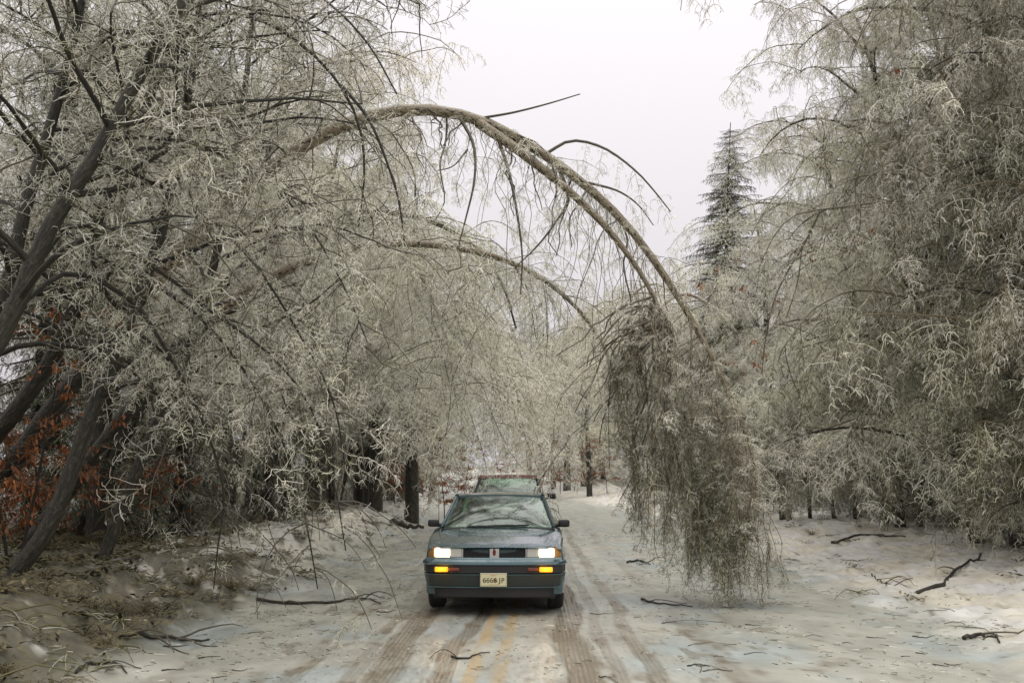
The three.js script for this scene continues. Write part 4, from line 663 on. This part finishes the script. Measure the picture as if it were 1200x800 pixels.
{ // the red vehicle following it: a tall wagon
  const car = thing('wagon', 'dull red tall vehicle following close behind the green sedan', 'car', V(-0.46, 0.004, -20.2)); car.scale.y = 0.935;
  const P = paint('faded red paint', 0.30, 0.15, 0.13), W = 0.87, arch = (s, z, r) => { s.lineTo(z - r, 0.36); s.absarc(z, 0.40, r, Math.PI + 0.1, -0.1, true); s.lineTo(z + r, 0.36); };
  part('body', sideBody((s) => { s.moveTo(-4.5, 0.45); s.lineTo(-4.46, 0.38); arch(s, -3.45, 0.43); arch(s, -0.85, 0.43); s.lineTo(-0.1, 0.40); s.lineTo(-0.06, 1.0); s.quadraticCurveTo(-0.1, 1.06, -0.3, 1.075); s.lineTo(-1.3, 1.13); s.lineTo(-4.4, 1.14); s.lineTo(-4.5, 1.0); }, W, (q) => { const f = Math.abs(q.x) / W; q.x *= 1 - 0.04 * ramp(q.z, -0.8, 0) - 0.03 * ramp(q.y, 0.8, 1.2); if (q.y > 0.9) q.y -= 0.02 * f * f; }), P, car);
  const cw = 0.74, tw = 0.60, wf = V(0, 1.13, -1.28), rf = V(0, 1.70, -1.86), rr = V(0, 1.70, -4.2), wr = V(0, 1.14, -4.44), S = (v, x) => V(x, v.y, v.z);
  part('windscreen', patch(S(wf, -cw), S(wf, cw), S(rf, tw), S(rf, -tw), V(0, 0.02, 0.05), 10, 0.006), M.glass, car);
  part('rear_window', patch(S(rr, -tw), S(rr, tw), S(wr, cw), S(wr, -cw), V(0, 0, -0.02), 8, 0.006), M.glass, car);
  for (const s of [-1, 1]) {
    const b = (z) => V(s * (cw + 0.02), 1.13, z), t = (z) => V(s * (tw + 0.005), 1.67, z);
    for (const [a, e, f, h] of [[-1.5, -2.4, -2.4, -1.95], [-2.4, -3.3, -3.3, -2.4], [-3.3, -4.3, -4.12, -3.3]]) part('side_window', s > 0 ? patch(b(a), b(e), t(f), t(h), V(0.01, 0, 0), 5, 0.005) : patch(b(e), b(a), t(h), t(f), V(-0.01, 0, 0), 5, 0.005), M.glass, car);
    part('front_pillar', bar(S(wf, s * (cw + 0.012)), S(rf, s * (tw + 0.012)), 0.055, 0.075, 8), M.black, car);
    for (const z of [-2.4, -3.3]) part('middle_pillar', bar(b(z), t(z), 0.08, 0.05), P, car);
    part('rear_pillar', bar(S(wr, s * cw), S(rr, s * (tw + 0.01)), 0.07, 0.1, 6), P, car);
    part('roof_rail', bar(S(rf, s * (tw + 0.01)), S(rr, s * (tw + 0.01)), 0.06, 0.06, 6), P, car);
    part('headlight', rbox(0.30, 0.18, 0.04, s * 0.60, 0.86, -0.055, 0.02), M.lens, car);
    const mir = part('door_mirror', toCreasedNormals(rbox(0.19, 0.13, 0.09, s * 0.945, 1.26, -1.62, 0.03), 0.6), M.black, car); part('mirror_arm', bar(V(s * 0.74, 1.18, -1.62), V(s * 0.90, 1.23, -1.62), 0.05, 0.05), M.black, mir);
    wheel(car, s * 0.745, -0.85, 0.36, 0.22, 0.20); wheel(car, s * 0.745, -3.45, 0.36, 0.22, 0.20);
    part('front_seat', rbox(0.5, 0.7, 0.16, s * 0.38, 1.0, -2.5, 0.06), M.cloth, car);
    part('head_rest', rbox(0.26, 0.16, 0.10, s * 0.38, 1.43, -2.54, 0.04), M.cloth, car);
  }
  part('roof', patch(V(-tw - 0.03, 1.735, -1.80), V(tw + 0.03, 1.735, -1.80), V(tw + 0.03, 1.735, -4.24), V(-tw - 0.03, 1.735, -4.24), V(0, 0.03, 0), 12, 0.075), P, car);
  part('grille', rbox(0.8, 0.16, 0.03, 0, 0.86, -0.055, 0.01), M.black, car);
  part('bumper', rbox(1.7, 0.2, 0.16, 0, 0.56, -0.02, 0.05), M.chrome, car);
  part('dashboard', rbox(1.4, 0.2, 0.4, 0, 1.04, -1.6, 0.05), M.cloth, car); part('underbody', rbox(1.5, 0.2, 4.1, 0, 0.42, -2.3, 0.03), M.black, car);
  part('rear_seat', rbox(1.4, 0.75, 0.2, 0, 1.05, -3.6, 0.06), M.cloth, car);
  part('floor_pan', rbox(1.5, 0.04, 3, 0, 0.56, -2.8, 0.01), M.black, car);
}
// ---------------------------------------------------------------- fallen wood, saplings, litter
const surfaceY = (x, d) => Math.max(groundY(x, d), Math.abs(x - roadX(d)) < 4.3 ? roadInfo(x, d)[0] : -9);
const bits = { fallen: 0 };
function fallenBranch(label, group, pts, r0, seed, forks = 3, name = 'fallen_branch') {   // pts: [photo x, photo y] on the ground
  const place = pts.map(([px, py]) => { const q = at(px, py, 10), dir = q.sub(camera.position); let lo = 0.2, hi = 3; for (let k = 0; k < 40; k++) { const m = (lo + hi) / 2, p = dir.clone().multiplyScalar(m).add(camera.position); if (p.y > surfaceY(p.x, -p.z)) lo = m; else hi = m; } return dir.clone().multiplyScalar(lo).add(camera.position); });
  const path = smoothPath(place, 12); path.forEach((p, k) => { p.y = surfaceY(p.x, -p.z) + r0 * 0.9 + (k % 3 === 1 ? r0 * 0.5 : 0); });
  const o = thing(name, label, 'branch', path[0], group), r = rng(seed);
  part('stem', new Tubes(path[0]).add(path, [r0, r0 * 0.4], 6, null, true).geometry(), M.trunk, o);
  for (let k = 0; k < forks; k++) {
    const i = 2 + Math.floor(r() * 9), tan = path[i + 1].clone().sub(path[i]).normalize(), s = r() < 0.5 ? 1 : -1, dir = tan.clone().add(V(-tan.z * s * 0.9, 0.15 + 0.5 * r(), tan.x * s * 0.9));
    const w = grow(r, path[i], dir, 0.2 + 0.5 * r(), { steps: 6, droop: 0.25, wander: 0.4 }); w.forEach((p) => { p.y = Math.max(p.y, surfaceY(p.x, -p.z) + 0.006); });
    part('twig', new Tubes(path[0]).add(w, [r0 * 0.5, 0.004], 5, null, true).geometry(), M.branch, o);
  }
}
fallenBranch('long dark branch lying across the icy road edge left of the sedan', null, [[300, 703], [335, 708], [372, 709], [405, 705], [420, 702], [446, 709]], 0.022, 1, 5);
fallenBranch('dark branch lying at the foot of the left bank', null, [[115, 744], [150, 748], [195, 750], [245, 752]], 0.026, 2, 6);
fallenBranch('thin curved twig at the edge of the left bank litter', null, [[88, 790], [105, 779], [130, 778], [148, 790]], 0.014, 3, 2);
fallenBranch('dark crooked branch slanting down the right bank from a brush heap', null, [[1075, 697], [1098, 690], [1115, 676], [1135, 660], [1150, 650]], 0.030, 4, 2);
fallenBranch('low curved twig lying in the middle of the right bank', null, [[1022, 673], [1030, 681], [1046, 687], [1070, 678]], 0.012, 5, 4);
fallenBranch('small dark arched branch with a raised fork at the right road edge', null, [[1130, 750], [1145, 745], [1160, 747], [1172, 755]], 0.024, 6, 3);
fallenBranch('short twig lying across the yellow centre line', null, [[529, 770], [545, 773], [558, 768], [574, 765]], 0.011, 7, 1);
fallenBranch('short dark stick just below the hanging birch crown', null, [[752, 703], [770, 708], [790, 710], [812, 712]], 0.016, 8, 1);
fallenBranch('dark clump-ended branch under the left fringe of the hanging crown', null, [[735, 660], [748, 658], [762, 662]], 0.022, 9, 4);
fallenBranch('frosted log lying on the snow below the dark pines', null, [[458, 604], [470, 601], [482, 600], [497, 595]], 0.10, 10, 0, 'fallen_log');
fallenBranch('thin bough resting on the snow above the right bank crest', null, [[975, 637], [1000, 632], [1030, 628], [1062, 630]], 0.03, 11, 3);
{ const r = rng(91), label = 'small broken twig lying on the snowy road', group = 'broken twigs on the road';
  for (let k = 0; k < 30; k++) { const left = r() < 0.42, px = left ? 150 + 340 * r() : 690 + 420 * r(), py = 705 + 90 * r() ** 0.8, a = (r() - 0.5) * 0.5, l = 10 + 18 * r(); if (left && px < 470 - (800 - py) * 0.1 - 320 + 0) continue; fallenBranch(label, group, [[px, py], [px + l * 0.5, py + l * a * 0.4], [px + l, py + l * a * 0.2 + (r() - 0.5) * 4]], 0.003 + 0.0035 * r(), 400 + k, r() < 0.3 ? 1 : 0, 'broken_twig'); } }
function sapling(name, label, group, x, d, h, n, seed, tint = 1) {        // rust-leaved young beech
  const t = new Tree(name, label, 'sapling', footing(x, d, 0.03), group, seed), r = t.r;
  const stem = grow(r, t.base, V((r() - 0.5) * 0.4, 1, (r() - 0.5) * 0.3), h, { steps: 9, droop: 0.02, wander: 0.15 }); t.stem('stem', stem, [0.022, 0.006], M.trunk, 6);
  for (let k = 0; k < n; k++) { const i = 2 + Math.floor(r() * 7.9), a = r() * 6.283, w = grow(r, stem[i], V(Math.cos(a), 0.5, Math.sin(a)), 0.4 + 0.6 * r(), { steps: 5, droop: 0.2, wander: 0.3 }); t.small.add(w, [0.007, 0.004], 4); t.dress(w, 'leaf', 0.17, 0.7, 0.1, tint); }
  return t.finish();
}
[[-5.9, 11.6, 3.0, 15, 501], [-6.6, 12.7, 3.4, 22, 502], [-5.8, 10.9, 2.0, 8, 503]].forEach(([x, d, h, n, s]) => sapling('beech_sapling', 'rust-leaved sapling beside the dark trunks of the left bank', 'rusty saplings on the left bank', x, d, h, n, s));
[[-6.1, 11.8, 1.7, 16, 505], [-6.6, 13.8, 1.6, 14, 506], [-5.9, 15.4, 1.3, 12, 507]].forEach(([x, d, h, n, s]) => sapling('beech_sapling', 'low rusty sapling growing between the left bank trunks', 'low saplings between the left trunks', x, d, h, n, s, 0.8));
[[-3.2, 38, 3, 30, 511], [-2.7, 40, 3.4, 36, 512], [-4.2, 37, 2.6, 26, 513], [1.9, 62, 3.6, 34, 514], [0.9, 60, 3.8, 34, 515], [-1.2, 58, 3.5, 34, 516], [2.8, 63, 3, 30, 517], [-5.2, 41, 3, 30, 518], [-6, 44, 3.4, 34, 519], [-5.6, 47, 3.6, 34, 520], [3.4, 58, 3.6, 34, 521], [4.4, 57, 3.4, 34, 522], [-4.8, 36, 2.4, 26, 523], [-6.2, 39, 3, 30, 524]].forEach(([x, d, h, n, s]) => sapling('beech_sapling', 'orange-brown sapling standing at the bend behind the cars', 'orange saplings at the bend', x, d, h, n, s));
{ // splinters of ice and twig that have dropped from the crowns
  const r = rng(63), list = [], shard = [0, 1, 2].map(() => { const t = new Tubes(); for (let k = 0; k < 14; k++) { const a = r() * 6.283, p = V((r() - 0.5) * 0.7, 0.004, (r() - 0.5) * 0.7), l = 0.02 + 0.09 * r() * r(); t.add([p, p.clone().add(V(Math.cos(a) * l, 0.008 * r(), Math.sin(a) * l))], [0.002 + 0.002 * r(), 0.0015], 4, iced(r, r() < 0.6 ? 0.05 : 0.55)); } return t.geometry(); });
  for (let k = 0; k < 1000; k++) { const d = 6 + 24 * r() ** 1.3, x = roadX(d) + (r() - 0.5) * 15; if (Math.abs(x - roadX(d)) < 1.8 && r() < 0.7) continue; list.push([x, d]); }
  shard.forEach((g, n) => { const own = list.filter((_, k) => k % 3 === n), m = new THREE.InstancedMesh(g, M.twig, own.length); m.name = numbered('ice_debris'); m.userData = { label: 'splinters of ice and bark sprinkled over the road and banks', category: 'debris', kind: 'stuff' }; m.castShadow = m.receiveShadow = true;
    own.forEach(([x, d], k) => { const s = 0.7 + 0.6 * r(), v = 0.8 + 0.3 * r(); m.setMatrixAt(k, new THREE.Matrix4().compose(V(x, surfaceY(x, d), -d), new THREE.Quaternion().setFromEuler(new THREE.Euler(0, r() * 6.283, 0)), V(s, s, s))); m.setColorAt(k, new THREE.Color(v, v, v)); }); scene.add(m); });
}
{ // litter: twigs, leaves and clods nobody could count
  const r = rng(61), twig = new Tubes(); for (let k = 0; k < 7; k++) { const a = r() * 6.283; twig.add(grow(r, V((r() - 0.5) * 0.3, 0.01, (r() - 0.5) * 0.3), V(Math.cos(a), 0.12, Math.sin(a)), 0.15 + 0.3 * r(), { steps: 4, droop: 0.2, wander: 0.5 }), [0.006, 0.003], 4, iced(r, 0.15)); }
  const leafy = new Tubes(); for (let k = 0; k < 16; k++) { const v = 0.5 + 0.8 * r(); blade(leafy, V((r() - 0.5) * 0.35, 0.01 + 0.03 * r(), (r() - 0.5) * 0.35), V(r() - 0.5, 0.15 * r(), r() - 0.5).normalize(), V((r() - 0.5) * 0.9, 1, (r() - 0.5) * 0.9).normalize(), 0.05 + 0.05 * r(), 0.02, [0.125 * v, 0.105 * v, 0.048 * v]); }
  const tuft = new Tubes(); for (let k = 0; k < 40; k++) { const a = r() * 6.283, v = 0.6 + 0.6 * r(); tuft.add(grow(r, V((r() - 0.5) * 0.1, 0, (r() - 0.5) * 0.1), V(Math.cos(a) * 0.7, 0.9, Math.sin(a) * 0.7), 0.16 + 0.24 * r(), { steps: 4, droop: 0.35, wander: 0.3 }), [0.0035, 0.002], 3, [0.15 * v, 0.125 * v, 0.065 * v]); }
  for (const [name, g, mat, want, label] of [['twig_litter', twig, M.twig, 480, 'dark broken twigs strewn over the snowy banks'], ['leaf_litter', leafy, M.leaf, 1500, 'brown leaf litter scattered over the banks'], ['dead_grass', tuft, M.twig, 170, 'straw-coloured dead grass poking through the bank snow']]) {
    const list = []; let guard = 0;
    while (list.length < want && guard++ < want * 40) { const left = r() < 0.6, d = 6 + 26 * r() ** 1.4, x = roadX(d) + (left ? -3.6 - 5 * r() : 4.0 + 6 * r()), l = litterAt(x, d); if (r() > l * 0.9 + (name === 'twig_litter' ? 0.12 : 0.012)) continue; const s = 0.6 + 0.8 * r(), v = 0.7 + 0.5 * r(); list.push([new THREE.Matrix4().compose(V(x, groundY(x, d), -d), new THREE.Quaternion().setFromEuler(new THREE.Euler((r() - 0.5) * 0.4, r() * 6.283, (r() - 0.5) * 0.4)), V(s, s, s)), new THREE.Color(v, v, v)]); }
    const m = new THREE.InstancedMesh(g.geometry(), mat, list.length); m.name = name; m.castShadow = m.receiveShadow = true; m.userData = { label, category: 'litter', kind: 'stuff' }; list.forEach(([x, c], i) => { m.setMatrixAt(i, x); m.setColorAt(i, c); }); scene.add(m);
  }
}
renderer.render(scene, camera);
